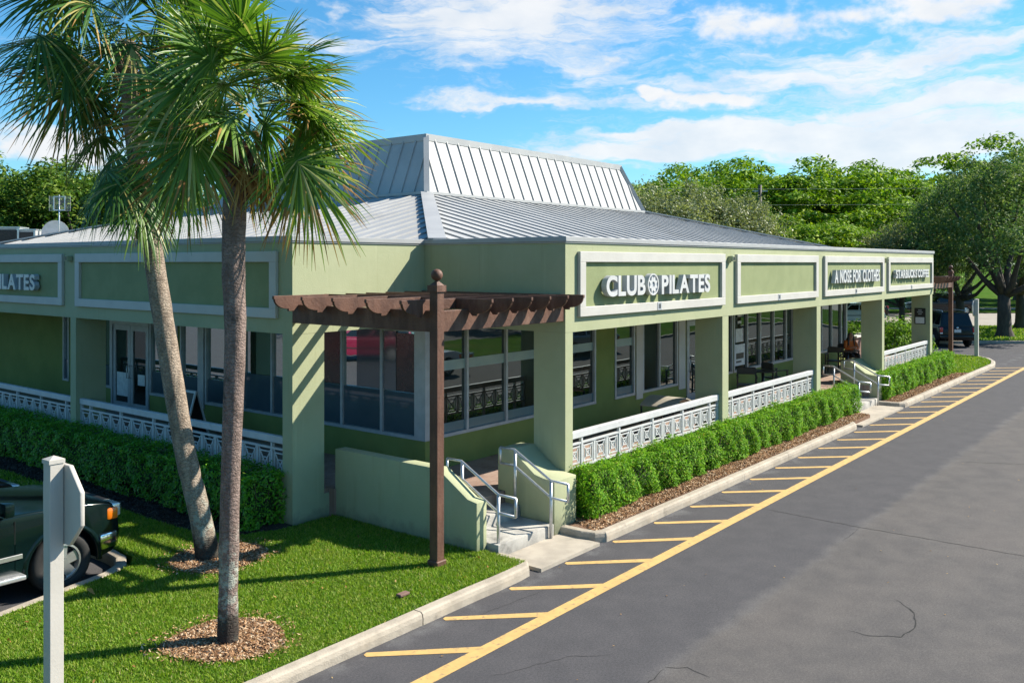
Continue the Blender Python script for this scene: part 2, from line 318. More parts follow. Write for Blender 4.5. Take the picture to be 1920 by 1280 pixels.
def mat_grass():
    m, k = newmat('grass_blade'); g = k.n('ShaderNodeNewGeometry'); tc = k.n('ShaderNodeTexCoord'); v = tc.outputs['Object']
    col = k.ramp(g.outputs['Random Per Island'], [(0, (.08, .18, .012)), (.45, (.16, .30, .018)), (.8, (.25, .37, .03)), (.95, (.38, .42, .10)), (1, (.48, .42, .20))])
    col = k.mix(k.math('MULTIPLY', k.smooth(k.noise(v, 1.6, 6, .65), .50, .72), .55), col, (.27, .33, .06, 1))
    col = k.mix(k.math('MULTIPLY', k.smooth(k.noise(v, 3.1, 5, .6), .56, .72), .45), col, (.06, .17, .012, 1))
    p = k.n('ShaderNodeBsdfPrincipled'); k.set(p.inputs['Base Color'], col); p.inputs['Roughness'].default_value = .55; p.inputs['Specular IOR Level'].default_value = .25
    t = k.n('ShaderNodeBsdfTranslucent'); k.set(t.inputs[0], k.mix(1.0, col, (1.1, 1.15, .5, 1), 'MULTIPLY')); mx = k.n('ShaderNodeMixShader'); mx.inputs[0].default_value = .38
    k.l.new(p.outputs[0], mx.inputs[1]); k.l.new(t.outputs[0], mx.inputs[2]); finish(k, mx.outputs[0])
mat_grass()
leafmat('mulch_chip', [(0, (.12, .065, .035)), (.35, (.28, .15, .075)), (.7, (.44, .27, .145)), (1, (.62, .50, .36))], .0, .9, .1)
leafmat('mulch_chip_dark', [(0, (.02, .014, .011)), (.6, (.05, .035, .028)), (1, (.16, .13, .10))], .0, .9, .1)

# ------------------------------------------------------------------ mesh helpers
def link(o, parent=None):
    COL.objects.link(o)
    if parent is not None: o.parent = parent
    return o
def tag(o, label=None, cat=None, group=None, kind=None):
    if label: o['label'] = label
    if cat: o['category'] = cat
    if group: o['group'] = group
    if kind: o['kind'] = kind
    return o
def thing(name, label, cat, loc=(0, 0, 0), rz=0, group=None):
    o = bpy.data.objects.new(name, None); link(o); o.location = loc; o.rotation_euler = (0, 0, rz); o.empty_display_size = .2
    return tag(o, label, cat, group)
def copy_tree(o, parent=None):
    c = o.copy(); COL.objects.link(c)
    if parent is not None: c.parent = parent
    for ch in [x for x in bpy.data.objects if x.parent == o]: copy_tree(ch, c)
    return c
class MB:
    def __init__(s): s.v = []; s.f = []; s.mi = []
    def add(s, vs, fs, mi=0):
        b = len(s.v); s.v += [tuple(v) for v in vs]; s.f += [tuple(i+b for i in f) for f in fs]; s.mi += [mi]*len(fs); return s
    def box(s, x0, x1, y0, y1, z0, z1, mi=0):
        vs = [(x, y, z) for z in (z0, z1) for y in (y0, y1) for x in (x0, x1)]
        return s.add(vs, [(0, 2, 3, 1), (4, 5, 7, 6), (0, 1, 5, 4), (2, 6, 7, 3), (0, 4, 6, 2), (1, 3, 7, 5)], mi)
    def obox(s, mat, sx, sy, sz, mi=0):
        vs = [mat @ Vector((x*sx/2, y*sy/2, z*sz/2)) for z in (-1, 1) for y in (-1, 1) for x in (-1, 1)]
        return s.add(vs, [(0, 2, 3, 1), (4, 5, 7, 6), (0, 1, 5, 4), (2, 6, 7, 3), (0, 4, 6, 2), (1, 3, 7, 5)], mi)
    def bar(s, a, b, w, h, up=(0, 0, 1), mi=0):
        a = Vector(a); b = Vector(b); d = (b-a); L = d.length; x = d.normalized(); u = Vector(up)
        y = u.cross(x)
        if y.length < 1e-4: y = Vector((0, 1, 0)).cross(x)
        y.normalize(); z = x.cross(y)
        M = Matrix((x, y, z)).transposed().to_4x4(); M.translation = (a+b)/2
        return s.obox(M, L, w, h, mi)
    def prism(s, poly, z0, z1, axis='z', mi=0):
        n = len(poly)
        def P(p, t):
            return (p[0], p[1], t) if axis == 'z' else ((t, p[0], p[1]) if axis == 'x' else (p[0], t, p[1]))
        vs = [P(p, z0) for p in poly]+[P(p, z1) for p in poly]
        fs = [tuple(range(n))[::-1], tuple(range(n, 2*n))]+[(i, (i+1) % n, n+(i+1) % n, n+i) for i in range(n)]
        return s.add(vs, fs, mi)
    def tube(s, path, r, n=8, cap=True, mi=0):
        path = [Vector(p) for p in path]; m = len(path)
        rs = r if hasattr(r, '__len__') else [r]*m
        vs = []; fs = []
        prev = None
        for i, p in enumerate(path):
            t = (path[min(i+1, m-1)]-path[max(i-1, 0)]).normalized()
            if prev is None:
                a = Vector((0, 0, 1)) if abs(t.z) < .9 else Vector((1, 0, 0)); u = t.cross(a).normalized()
            else: u = (prev - t*prev.dot(t)).normalized()
            prev = u; w = t.cross(u)
            for j in range(n):
                an = 2*math.pi*j/n; vs.append(p+(u*math.cos(an)+w*math.sin(an))*rs[i])
        for i in range(m-1):
            for j in range(n): fs.append((i*n+j, i*n+(j+1) % n, (i+1)*n+(j+1) % n, (i+1)*n+j))
        if cap: fs.append(tuple(range(n))[::-1]); fs.append(tuple((m-1)*n+j for j in range(n)))
        return s.add(vs, fs, mi)
    def sphere(s, c, r, nu=14, nv=8, sc=(1, 1, 1), mi=0):
        vs = [(c[0], c[1], c[2]+r*sc[2])]
        for i in range(1, nv):
            th = math.pi*i/nv
            for j in range(nu):
                ph = 2*math.pi*j/nu; vs.append((c[0]+r*sc[0]*math.sin(th)*math.cos(ph), c[1]+r*sc[1]*math.sin(th)*math.sin(ph), c[2]+r*sc[2]*math.cos(th)))
        vs.append((c[0], c[1], c[2]-r*sc[2])); fs = []
        for j in range(nu): fs.append((0, 1+j, 1+(j+1) % nu))
        for i in range(nv-2):
            for j in range(nu): fs.append((1+i*nu+j, 1+(i+1)*nu+j, 1+(i+1)*nu+(j+1) % nu, 1+i*nu+(j+1) % nu))
        L = len(vs)-1
        for j in range(nu): fs.append((L, 1+(nv-2)*nu+(j+1) % nu, 1+(nv-2)*nu+j))
        return s.add(vs, fs, mi)
    def build(s, name, mats, parent=None, world=True, bevel=0, seg=2, smooth=False, fix=True):
        me = bpy.data.meshes.new(name)
        vs = s.v
        if parent is not None and world:
            l = parent.location; p = parent.parent
            while p is not None: l = l+p.location; p = p.parent
            vs = [(v[0]-l.x, v[1]-l.y, v[2]-l.z) for v in vs]
        me.from_pydata(vs, [], s.f)
        for m in (mats if isinstance(mats, (list, tuple)) else [mats]): me.materials.append(MATS[m])
        if any(s.mi): me.polygons.foreach_set('material_index', s.mi)
        if fix:
            bm = bmesh.new(); bm.from_mesh(me); bmesh.ops.recalc_face_normals(bm, faces=bm.faces)
            if bevel:
                es = [e for e in bm.edges if len(e.link_faces) == 2 and e.calc_face_angle(0) > R_(25)]
                bmesh.ops.bevel(bm, geom=es, offset=bevel, segments=seg, affect='EDGES', clamp_overlap=True, profile=.5)
            bm.to_mesh(me); bm.free()
        if smooth or bevel:
            me.polygons.foreach_set('use_smooth', [True]*len(me.polygons))
            if not smooth or bevel:
                try: me.set_sharp_from_angle(angle=R_(35))
                except Exception: pass
        o = bpy.data.objects.new(name, me); link(o, parent)
        return o
def np_mesh(name, V, k, mat, parent=None, smooth=False):
    """V: (n*k,3) array, every k consecutive verts make one face"""
    n = len(V)//k; me = bpy.data.meshes.new(name)
    me.vertices.add(n*k); me.vertices.foreach_set('co', np.ascontiguousarray(V, dtype=np.float32).ravel())
    me.loops.add(n*k); me.loops.foreach_set('vertex_index', np.arange(n*k, dtype=np.int32))
    me.polygons.add(n); me.polygons.foreach_set('loop_start', np.arange(0, n*k, k, dtype=np.int32)); me.polygons.foreach_set('loop_total', np.full(n, k, dtype=np.int32))
    me.update(calc_edges=True); me.materials.append(MATS[mat])
    o = bpy.data.objects.new(name, me); link(o, parent); return o
def rand_dirs(rg, n):
    v = rg.normal(size=(n, 3)); return v/np.linalg.norm(v, axis=1)[:, None]
def leaf_quads(rg, C, nrm, size, aspect=.5, jit=.35, fold=0.0):
    """diamond leaves centred at C, facing roughly nrm"""
    n = len(C); nrm = nrm+rg.normal(size=(n, 3))*jit; nrm /= np.linalg.norm(nrm, axis=1)[:, None]+1e-9
    a = np.cross(nrm, rand_dirs(rg, n)); a /= np.linalg.norm(a, axis=1)[:, None]+1e-9; b = np.cross(nrm, a)
    s = size*(.65+.7*rg.random(n))[:, None]
    V = np.empty((n, 4, 3)); V[:, 0] = C-a*s*.5; V[:, 2] = C+a*s*.5; V[:, 1] = C+b*s*aspect*.5+nrm*s*fold-a*s*.08; V[:, 3] = C-b*s*aspect*.5+nrm*s*fold-a*s*.08
    return V.reshape(-1, 3)
def inside(P, poly):
    x, y = P[:, 0], P[:, 1]; c = np.zeros(len(P), bool); n = len(poly); j = n-1
    for i in range(n):
        xi, yi = poly[i]; xj, yj = poly[j]
        t = ((yi > y) != (yj > y)) & (x < (xj-xi)*(y-yi)/((yj-yi) if yj != yi else 1e-9)+xi); c ^= t; j = i
    return c
Fv = np.array([math.cos(YAW), math.sin(YAW)]); Rv = np.array([math.sin(YAW), -math.cos(YAW)])
def at(u, d):
    """ground point seen in column u of the photo at depth d metres"""
    p = np.array(CAM[:2])+d*(Fv+Rv*(u-960)/1689); return float(p[0]), float(p[1])
def strip(poly, z0, z1, name, mat, kind='structure'):
    o = MB().prism(poly, z0, z1).build(name, mat); tag(o, kind=kind); return o

# ================================================================== SETTING
rg = np.random.default_rng(7); random.seed(5)
g = MB().add([(-1500, -1500, -.06), (1500, -1500, -.06), (1500, 1500, -.06), (-1500, 1500, -.06)], [(0, 1, 2, 3)]).build('ground', 'turf_far'); tag(g, kind='structure')
rd = MB().add([(-60, -45, 0), (58, -45, 0), (58, 60, 0), (-60, 60, 0)], [(0, 1, 2, 3)]).build('road', 'asphalt'); tag(rd, kind='structure')

def band(d0, d1, u0, u1, z0, z1, name, mat):
    """a strip of ground running square to the view direction of the street (azimuth 38 degrees)"""
    pts = [at(u0, d0), at(u1, d0), at(u1, d1), at(u0, d1)]
    return strip(pts, z0, z1, name, mat)
# pale street behind the building and lawns on both sides of it
def oblong(d0, d1, l0, l1):
    c = np.array(CAM[:2]); return [tuple(c+d*Fv+l*Rv) for d, l in ((d0, l0), (d0, l1), (d1, l1), (d1, l0))]
strip(oblong(61.5, 79, -40, 120), -.05, .02, 'street', 'street_pale')
strip(oblong(79, 320, -200, 300), -.05, .12, 'far_lawn', 'turf_far')
strip(oblong(83.5, 86.0, -200, 300), .10, .16, 'far_path', 'street_pale')
strip(oblong(49.6, 61.3, 23.6, 90), -.05, .14, 'street_lawn', 'turf_far')
strip([*oblong(49.3, 49.6, 23.4, 90)], -.05, .15, 'far_kerb', 'kerb_concrete')
strip([(-40, -19), (58, -19), (58, -11.8), (-40, -11.8)], -.05, .13, 'opposite_lawn', 'turf_far')
strip([(-40, -11.8), (58, -11.8), (58, -11.6), (-40, -11.6)], -.05, .15, 'opposite_kerb', 'kerb_concrete')

LAWN = [(-16, -.82), (.93, -.82), (.93, -.02), (.79, .0), (.79, 3.16), (-.3, 3.2), (-.9, 3.45), (-1.25, 4.4), (-1.25, 30), (-2.42, 30), (-2.42, 4.2), (-2.45, 3.75), (-2.62, 3.48), (-2.95, 3.32), (-4.6, 2.93), (-7.5, 2.55), (-16, 2.4)]
strip(LAWN, -.05, .15, 'lawn', 'turf_soil')
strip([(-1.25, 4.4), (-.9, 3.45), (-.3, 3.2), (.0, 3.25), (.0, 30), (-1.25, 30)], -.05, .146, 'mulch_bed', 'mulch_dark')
strip([(2.72, -.78), (16.9, -.78), (17.3, -.0), (3.07, -.0), (3.07, -.2), (2.72, -.2)], -.05, .14, 'mulch_bed', 'mulch')
strip([(19.75, -.78), (29.3, -.78), (28.8, .0), (20.74, .0), (19.75, -.15)], -.05, .14, 'mulch_bed', 'mulch')
LAWN2 = [(29.3, -.78), (33.4, -.78), (34.4, -.6), (35.6, -.2), (36.4, .4), (36.5, 1.2), (36.2, 2.2), (36, 28), (30.4, 28), (27.2, 3), (27.2, .2), (28.8, .0)]
strip(LAWN2, -.05, .145, 'lawn', 'turf_soil')

def kerb(path, name='kerb', w=.17, h=.155, seglen=3.05, mat='kerb_concrete', side=1):
    """kerb laid in cast lengths with open joints; path is its road-side foot"""
    m = MB(); P = [Vector((p[0], p[1], 0)) for p in path]
    # resample with joints
    ds = [0]
    for a, b in zip(P, P[1:]): ds.append(ds[-1]+(b-a).length)
    L = ds[-1]
    def pos(t):
        for i in range(len(P)-1):
            if t <= ds[i+1] or i == len(P)-2:
                u = (t-ds[i])/(ds[i+1]-ds[i]); return P[i].lerp(P[i+1], u), (P[i+1]-P[i]).normalized()
    n = max(1, round(L/seglen))
    prof = [(0, -.05), (0.0, h*.55), (.012, h*.86), (.03, h*.97), (.05, h), (w-.02, h), (w, h-.015), (w, -.05)]
    for q in range(n):
        t0 = L*q/n+.006; t1 = L*(q+1)/n-.006
        ts = sorted([t0, t1]+[x for x in ds if t0+.02 < x < t1-.02]+[t0+(t1-t0)*i/6 for i in range(1, 6)])
        vs = []; dz = rg.normal()*.003
        for t in ts:
            p, d = pos(t)
            p2, d2 = pos(min(L, t+.08)); p1, d1 = pos(max(0, t-.08)); d = (d1+d2).normalized()
            nn = Vector((-d.y, d.x, 0))*side; wob = rg.normal()*.003
            for (o, z) in prof: vs.append(p+nn*(o+wob)+Vector((0, 0, z+(dz if z > 0 else 0))))
        k = len(prof); fs = []
        for i in range(len(ts)-1):
            for j in range(k-1): fs.append((i*k+j, i*k+j+1, (i+1)*k+j+1, (i+1)*k+j))
        fs.append(tuple(range(k))); fs.append(tuple((len(ts)-1)*k+j for j in range(k))[::-1])
        m.add(vs, fs)
    o = m.build(name, mat, smooth=False); tag(o, kind='structure'); return o
kerb([(-16, -.98), (-3, -.98), (.55, -.98), (.83, -.95), (.99, -.82), (1.05, -.55), (1.05, -.28)])
kerb([(2.6, -.1), (2.6, -.62), (2.66, -.86), (2.82, -.97), (3.1, -.98), (8, -.98), (14.7, -.98), (15.15, -.96), (15.38, -.84), (15.5, -.62), (15.55, -.25)])
kerb([(19.45, -.15), (19.45, -.62), (19.52, -.86), (19.7, -.97), (20, -.98), (27, -.98), (33.3, -.98), (34.5, -.78), (35.7, -.36), (36.5, .22), (36.72, .9), (36.6, 1.9), (36.2, 3.2), (36.1, 20)])
kerb([(-2.6, 30), (-2.6, 4.3), (-2.64, 3.95), (-2.78, 3.68), (-3.05, 3.5), (-4.6, 3.1), (-7.5, 2.72), (-16, 2.57)])
pad = MB().box(1.06, 2.59, -.99, -.2, -.05, .05).build('pavement', 'concrete'); tag(pad, kind='structure')
pad = MB().box(15.56, 19.44, -.99, -.2, -.05, .05).build('pavement', 'concrete'); tag(pad, kind='structure')

# painted bay: one long line and slanting ticks
m = MB(); zt = .004
def quad(a, b, c, d): m.add([(*a, zt), (*b, zt), (*c, zt), (*d, zt)], [(0, 1, 2, 3)])
quad((-12, -2.12), (34.3, -2.1), (34.3, -1.93), (-12, -1.93))
x = -2.34-1.31*5
while x < 33.5:
    j = rg.normal()*.02
    L0 = Vector((x+.0, -1.06)); L1 = Vector((x+.86+j, -1.93)); d = (L1-L0).normalized(); nn = Vector((-d.y, d.x))*.055
    e = L0-d*.03
    m.add([(L0.x+nn.x, L0.y+nn.y, zt), (e.x, e.y, zt), (L0.x-nn.x, L0.y-nn.y, zt), (L1.x-nn.x-.06, -1.932, zt), (L1.x+nn.x+.06, -1.932, zt)], [(0, 1, 2, 3, 4)])
    x += 1.31
o = m.build('road_marking', 'line_yellow', fix=False); tag(o, kind='structure')
# cracks in the asphalt
m = MB()
def crackline(pts, w, zc=.0025):
    P = []
    for (a, b) in zip(pts, pts[1:]):
        n = max(2, int(math.dist(a, b)/.09))
        for i in range(n):
            t = i/n; P.append((a[0]+(b[0]-a[0])*t+rg.normal()*.012, a[1]+(b[1]-a[1])*t+rg.normal()*.012))
    P.append(pts[-1])
    for i in range(len(P)-1):
        a = Vector(P[i]); b = Vector(P[i+1]); d = (b-a).normalized(); nn = Vector((-d.y, d.x)); f0 = min(1, i/4+.2, (len(P)-1-i)/4+.1); wi = w*(.45+rg.random()*.9)*f0; wj = w*(.45+rg.random()*.9)*min(1, (i+1)/4+.2, (len(P)-2-i)/4+.1)
        m.add([(a.x+nn.x*wi, a.y+nn.y*wi, zc), (a.x-nn.x*wi, a.y-nn.y*wi, zc), (b.x-nn.x*wj, b.y-nn.y*wj, zc), (b.x+nn.x*wj, b.y+nn.y*wj, zc)], [(0, 1, 2, 3)])
crackline([(6.31, -1.0), (6.22, -1.9)], .006); crackline([(6.2, -2.14), (6.12, -3.78), (6.15, -5.1), (6.14, -8.5)], .009)
crackline([(3.1, -5.24), (2.97, -5.39), (2.79, -5.54), (2.51, -5.64), (2.24, -5.69), (1.92, -5.63), (1.7, -5.36), (1.7, -5.0)], .009)
crackline([(-.55, -3.86), (-.40, -4.04), (-.45, -4.35)], .01); crackline([(-1.2, -3.92), (-.55, -3.86)], .007); crackline([(12.5, -3.9), (13.4, -5.6), (13.6, -7)], .01); crackline([(5.2, -3.88), (6.1, -3.86)], .006)
crackline([(-.9, -1.3), (.6, -1.45)], .004); crackline([(-1.9, -2.5), (-.9, -2.9), (-.6, -3.3)], .003)
o = m.build('asphalt_cracks', 'crack', fix=False); tag(o, kind='structure')

# ================================================================== BUILDING
X0, Y0, ZF = 2.57, 2.75, .60
bld = thing('commercial_building', 'green stucco corner building of one storey with a grey metal hipped roof', 'building', (3.1, 3.26, 0))
PLAN = [(3.07, 0), (27.19, 0), (27.19, 3.26), (30.3, 3.26), (30.3, 25.2), (27.19, 25.2), (27.19, 28.4), (3.07, 28.4), (3.07, 25.2), (0, 25.2), (0, 3.26), (3.07, 3.26)]
MB().prism(PLAN, 3.24, 4.765).build('fascia', 'stucco', bld)
def offset(poly, d):
    n = len(poly); out = []
    for i in range(n):
        a = Vector(poly[i-1]); b = Vector(poly[i]); c = Vector(poly[(i+1) % n])
        d1 = (b-a).normalized(); d2 = (c-b).normalized(); n1 = Vector((d1.y, -d1.x)); n2 = Vector((d2.y, -d2.x))
        out.append((b.x+(n1.x+n2.x)*d, b.y+(n1.y+n2.y)*d))
    return out
def ring(po, pi_, z0, z1):
    m = MB(); n = len(po)
    vs = [(*p, z0) for p in po]+[(*p, z0) for p in pi_]+[(*p, z1) for p in po]+[(*p, z1) for p in pi_]
    fs = []
    for i in range(n):
        j = (i+1) % n; fs += [(i, j, 2*n+j, 2*n+i), (n+i, 3*n+i, 3*n+j, n+j), (2*n+i, 2*n+j, 3*n+j, 3*n+i), (i, n+i, n+j, j)]
    return m.add(vs, fs)
ring(offset(PLAN, .035), offset(PLAN, -.28), 4.762, 4.85).build('coping', 'roof_trim', bld, bevel=.008, seg=1)
ring(offset(PLAN, .02), offset(PLAN, .001), 4.742, 4.760).build('drip_edge', 'roof_trim', bld)

# metal roof: low hip then steep mansard
ex0, ex1, ey0, ey1, ez = 3.1, 27.2, 2.95, 25.3, 4.80
mx0, mx1, my0, my1, mz = 9.15, 21.25, 9.02, 19.4, 6.35
tx0, tx1, ty0, ty1, tz = 9.83, 20.57, 9.70, 18.72, 8.08
rf = MB().add([(ex0, ey0, ez), (ex1, ey0, ez), (ex1, ey1, ez), (ex0, ey1, ez), (mx0, my0, mz), (mx1, my0, mz), (mx1, my1, mz), (mx0, my1, mz)],
              [(0, 1, 5, 4), (1, 2, 6, 5), (2, 3, 7, 6), (3, 0, 4, 7), (0, 3, 2, 1), (4, 5, 6, 7)]).build('roof', 'roof_metal', bld)
mn = MB().add([(mx0, my0, mz+.004), (mx1, my0, mz+.004), (mx1, my1, mz+.004), (mx0, my1, mz+.004), (tx0, ty0, tz), (tx1, ty0, tz), (tx1, ty1, tz), (tx0, ty1, tz)],
              [(0, 1, 5, 4), (1, 2, 6, 5), (2, 3, 7, 6), (3, 0, 4, 7), (4, 5, 6, 7)]).build('mansard', 'roof_metal', bld)
def seams(par, lo, hi, step, w, h):
    """standing seams on the four slopes between rectangle lo (outer, z) and hi (inner, z)"""
    m = MB(); (a0, a1, b0, b1, z0) = lo; (c0, c1, e0, e1, z1) = hi
    def line(p, q, nrm):
        m.bar(Vector(p)+Vector(nrm)*h*.45, Vector(q)+Vector(nrm)*h*.45, w, h, up=nrm)
    for s in (0, 1):
        yb, yt = (b0, e0) if s == 0 else (b1, e1); sg = -1 if s == 0 else 1
        run = abs(yt-yb); nrm = Vector((0, sg*(z1-z0), run)).normalized()
        n = int((a1-a0)/step)
        for i in range(1, n):
            x = a0+(a1-a0)*i/n
            t = 1.0
            if x < c0: t = (x-a0)/(c0-a0)
            if x > c1: t = (a1-x)/(a1-c1)
            if t < .03: continue
            line((x, yb, z0), (x, yb+(yt-yb)*t, z0+(z1-z0)*t), nrm)
        xb, xt = (a0, c0) if s == 0 else (a1, c1)
        run = abs(xt-xb); nrm = Vector((sg*(z1-z0), 0, run)).normalized()
        n = int((b1-b0)/step)
        for i in range(1, n):
            y = b0+(b1-b0)*i/n; t = 1.0
            if y < e0: t = (y-b0)/(e0-b0)
            if y > e1: t = (b1-y)/(b1-e1)
            if t < .03: continue
            line((xb, y, z0), (xb+(xt-xb)*t, y, z0+(z1-z0)*t), nrm)
    return m
seams(None, (ex0, ex1, ey0, ey1, ez), (mx0, mx1, my0, my1, mz), .53, .03, .036).build('roof_seams', 'roof_metal', rf)
seams(None, (mx0, mx1, my0, my1, mz), (tx0, tx1, ty0, ty1, tz), .5, .028, .045).build('mansard_seams', 'roof_metal', mn)
m = MB()
for a, b in (((ex0, ey0, ez), (mx0, my0, mz)), ((ex1, ey0, ez), (mx1, my0, mz)), ((ex0, ey1, ez), (mx0, my1, mz))):
    MB().bar(Vector(a)+Vector((0, 0, .05)), Vector(b)+Vector((0, 0, .05)), .34, .05).build('hip_cap', 'roof_trim', rf)
m = MB()
for a, b in (((mx0, my0, mz), (tx0, ty0, tz)), ((mx1, my0, mz), (tx1, ty0, tz)), ((mx0, my1, mz), (tx0, ty1, tz))):
    MB().bar(Vector(a)+Vector((0, 0, .02)), Vector(b)+Vector((0, 0, .02)), .16, .13, up=(0, 0, 1)).build('corner_trim', 'roof_trim', mn)
TP = [(tx0, ty0), (tx1, ty0), (tx1, ty1), (tx0, ty1)]
ring(offset(TP, .06), offset(TP, -.15), tz-.10, tz+.10).build('ridge_trim', 'roof_trim', mn)
MP = [(mx0, my0), (mx1, my0), (mx1, my1), (mx0, my1)]
ring(offset(MP, .12), offset(MP, -.06), mz-.01, mz+.07).build('base_flashing', 'roof_trim', mn)

# sign panels framed on the fascia
def frame_on_front(x0, x1, side='front'):
    z0, z1 = 3.49, 4.60; w = .18; wb = .165; d = .065
    m = MB(); p = MB()
    if side == 'front':
        m.box(x0, x1, -d, -.001, z1-w, z1); m.box(x0, x1, -d, -.001, z0, z0+wb); m.box(x0, x0+w, -d, -.001, z0+wb, z1-w); m.box(x1-w, x1, -d, -.001, z0+wb, z1-w)
        p.box(x0+w, x1-w, -.006, -.001, z0+wb, z1-w)
    else:
        m.box(-d, -.001, x0, x1, z1-w, z1); m.box(-d, -.001, x0, x1, z0, z0+wb); m.box(-d, -.001, x0, x0+w, z0+wb, z1-w); m.box(-d, -.001, x1-w, x1, z0+wb, z1-w)
        p.box(-.006, -.001, x0+w, x1-w, z0+wb, z1-w)
    f = m.build('sign_frame', 'white_trim', bld, bevel=.006, seg=1); p.build('sign_panel', 'stucco_panel', f)
    return f
for a, b in ((3.42, 9.08), (9.69, 14.83), (15.33, 20.78), (21.26, 26.93)): frame_on_front(a, b)
for a, b in ((3.62, 10.48), (11.06, 17.9), (18.5, 24.6)): frame_on_front(a, b, 'left')
for x in (6.14, 12.1, 17.95, 23.94):
    u = MB().box(x-.075, x+.075, -.072, -.066, 3.50, 3.65).build('unit_plate', 'letter_side', bld)
    MB().box(x-.035, x-.012, -.076, -.0725, 3.53, 3.62).box(x+.012, x+.035, -.076, -.0725, 3.53, 3.62).build('unit_number', 'sign_black', u)
def floodlight(x, y, z, ax):
    m = MB(); q = MB()
    if ax == 'front':
        m.box(x-.07, x+.07, -.12, -.001, z-.06, z+.06); q.box(x-.045, x+.045, -.124, -.121, z-.035, z+.045); m.box(x-.09, x-.07, -.09, -.001, z-.09, z+.0)
    else:
        m.box(-.12, -.001, y-.07, y+.07, z-.06, z+.06); q.box(-.124, -.121, y-.045, y+.045, z-.035, z+.045)
    f = m.build('wall_light', 'stucco', bld, bevel=.01, seg=1); q.build('lens', 'sign_black', f)
floodlight(9.39, 0, 4.5, 'front'); floodlight(21.0, 0, 4.5, 'front'); floodlight(0, 10.76, 4.5, 'left')

# columns
for (a, b) in ((3.073, 3.29), (9.06, 9.36), (14.86, 15.15), (20.74, 20.98), (26.73, 27.03)):
    MB().box(a, b, .003, .66, .04, 3.238).build('column', 'stucco', bld)
for (a, b) in ((3.263, 3.52), (10.56, 10.80), (18.05, 18.3), (24.8, 25.1)):
    MB().box(.003, .66, a, b, .04, 3.238).build('column', 'stucco', bld)
# porch slab
MB().prism([(.02, 3.3), (.78, 3.3), (.78, 3.12), (1.03, 3.12), (1.03, .8), (3.05, .8), (3.05, .05), (17.3, .05), (17.3, .8), (19.6, .8), (19.6, .05), (29, .05), (30, 2.9), (30, 25), (.02, 25)], .0, ZF).build('porch_floor', 'porch_brick', bld)
MB().box(.661, .80, 3.275, 3.299, .1, .52).build('porch_kerb', 'stucco', bld)
# shop walls with window and door openings
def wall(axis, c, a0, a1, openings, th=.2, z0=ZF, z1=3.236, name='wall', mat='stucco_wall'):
    m = MB()
    def bx(p, q, za, zb):
        if q-p < 1e-4 or zb-za < 1e-4: return
        if axis == 'x': m.box(p, q, c, c+th, za, zb)
        else: m.box(c, c+th, p, q, za, zb)
    cur = a0
    for (p, q, za, zb) in sorted(openings):
        bx(cur, p, z0, z1); bx(p, q, z0, za); bx(p, q, zb, z1); cur = q
    bx(cur, a1, z0, z1)
    return m.build(name, mat, bld)
SILL, HEAD = 1.17, 3.20
def window(axis, c, a0, a1, mull, z0=SILL, z1=HEAD, fw=.06, deep=.09, glass='glass_dark', films=(), frame='window_frame'):
    """a glazed bay: one frame mesh, each light its own pane"""
    def bx(m, p, q, d0, d1, za, zb):
        return m.box(p, q, c+d0, c+d1, za, zb) if axis == 'x' else m.box(c+d0, c+d1, p, q, za, zb)
    m = MB()
    bx(m, a0, a1, -.025, deep, z0, z0+fw); bx(m, a0, a1, -.02, deep, z1-fw, z1)
    edges = [a0]+list(mull)+[a1]
    xs = [(a0, a0+fw)]+[(q-fw/2, q+fw/2) for q in mull]+[(a1-fw, a1)]
    for (p, q) in xs: bx(m, p, q, -.02, deep, z0+fw, z1-fw)
    w = m.build('window', frame, bld)
    for i in range(len(edges)-1):
        p, q = xs[i][1], xs[i+1][0]
        tilt = rg.normal()*.004
        P = MB(); d0, d1 = .04+tilt, .04-tilt
        if axis == 'x': P.add([(p, c+d0, z0+fw), (q, c+d1, z0+fw), (q, c+d1, z1-fw), (p, c+d0, z1-fw)], [(0, 1, 2, 3)])
        else: P.add([(c+d0, p, z0+fw), (c+d1, q, z0+fw), (c+d1, q, z1-fw), (c+d0, p, z1-fw)], [(0, 1, 2, 3)])
        P.build('pane', glass, w, fix=False)
        for (za, zb, mt, nm, pa, pb) in films:
            f = MB(); bx(f, p+(q-p)*pa, p+(q-p)*pb, .024, .027, za, zb); f.build(nm, mt, w)
    return w
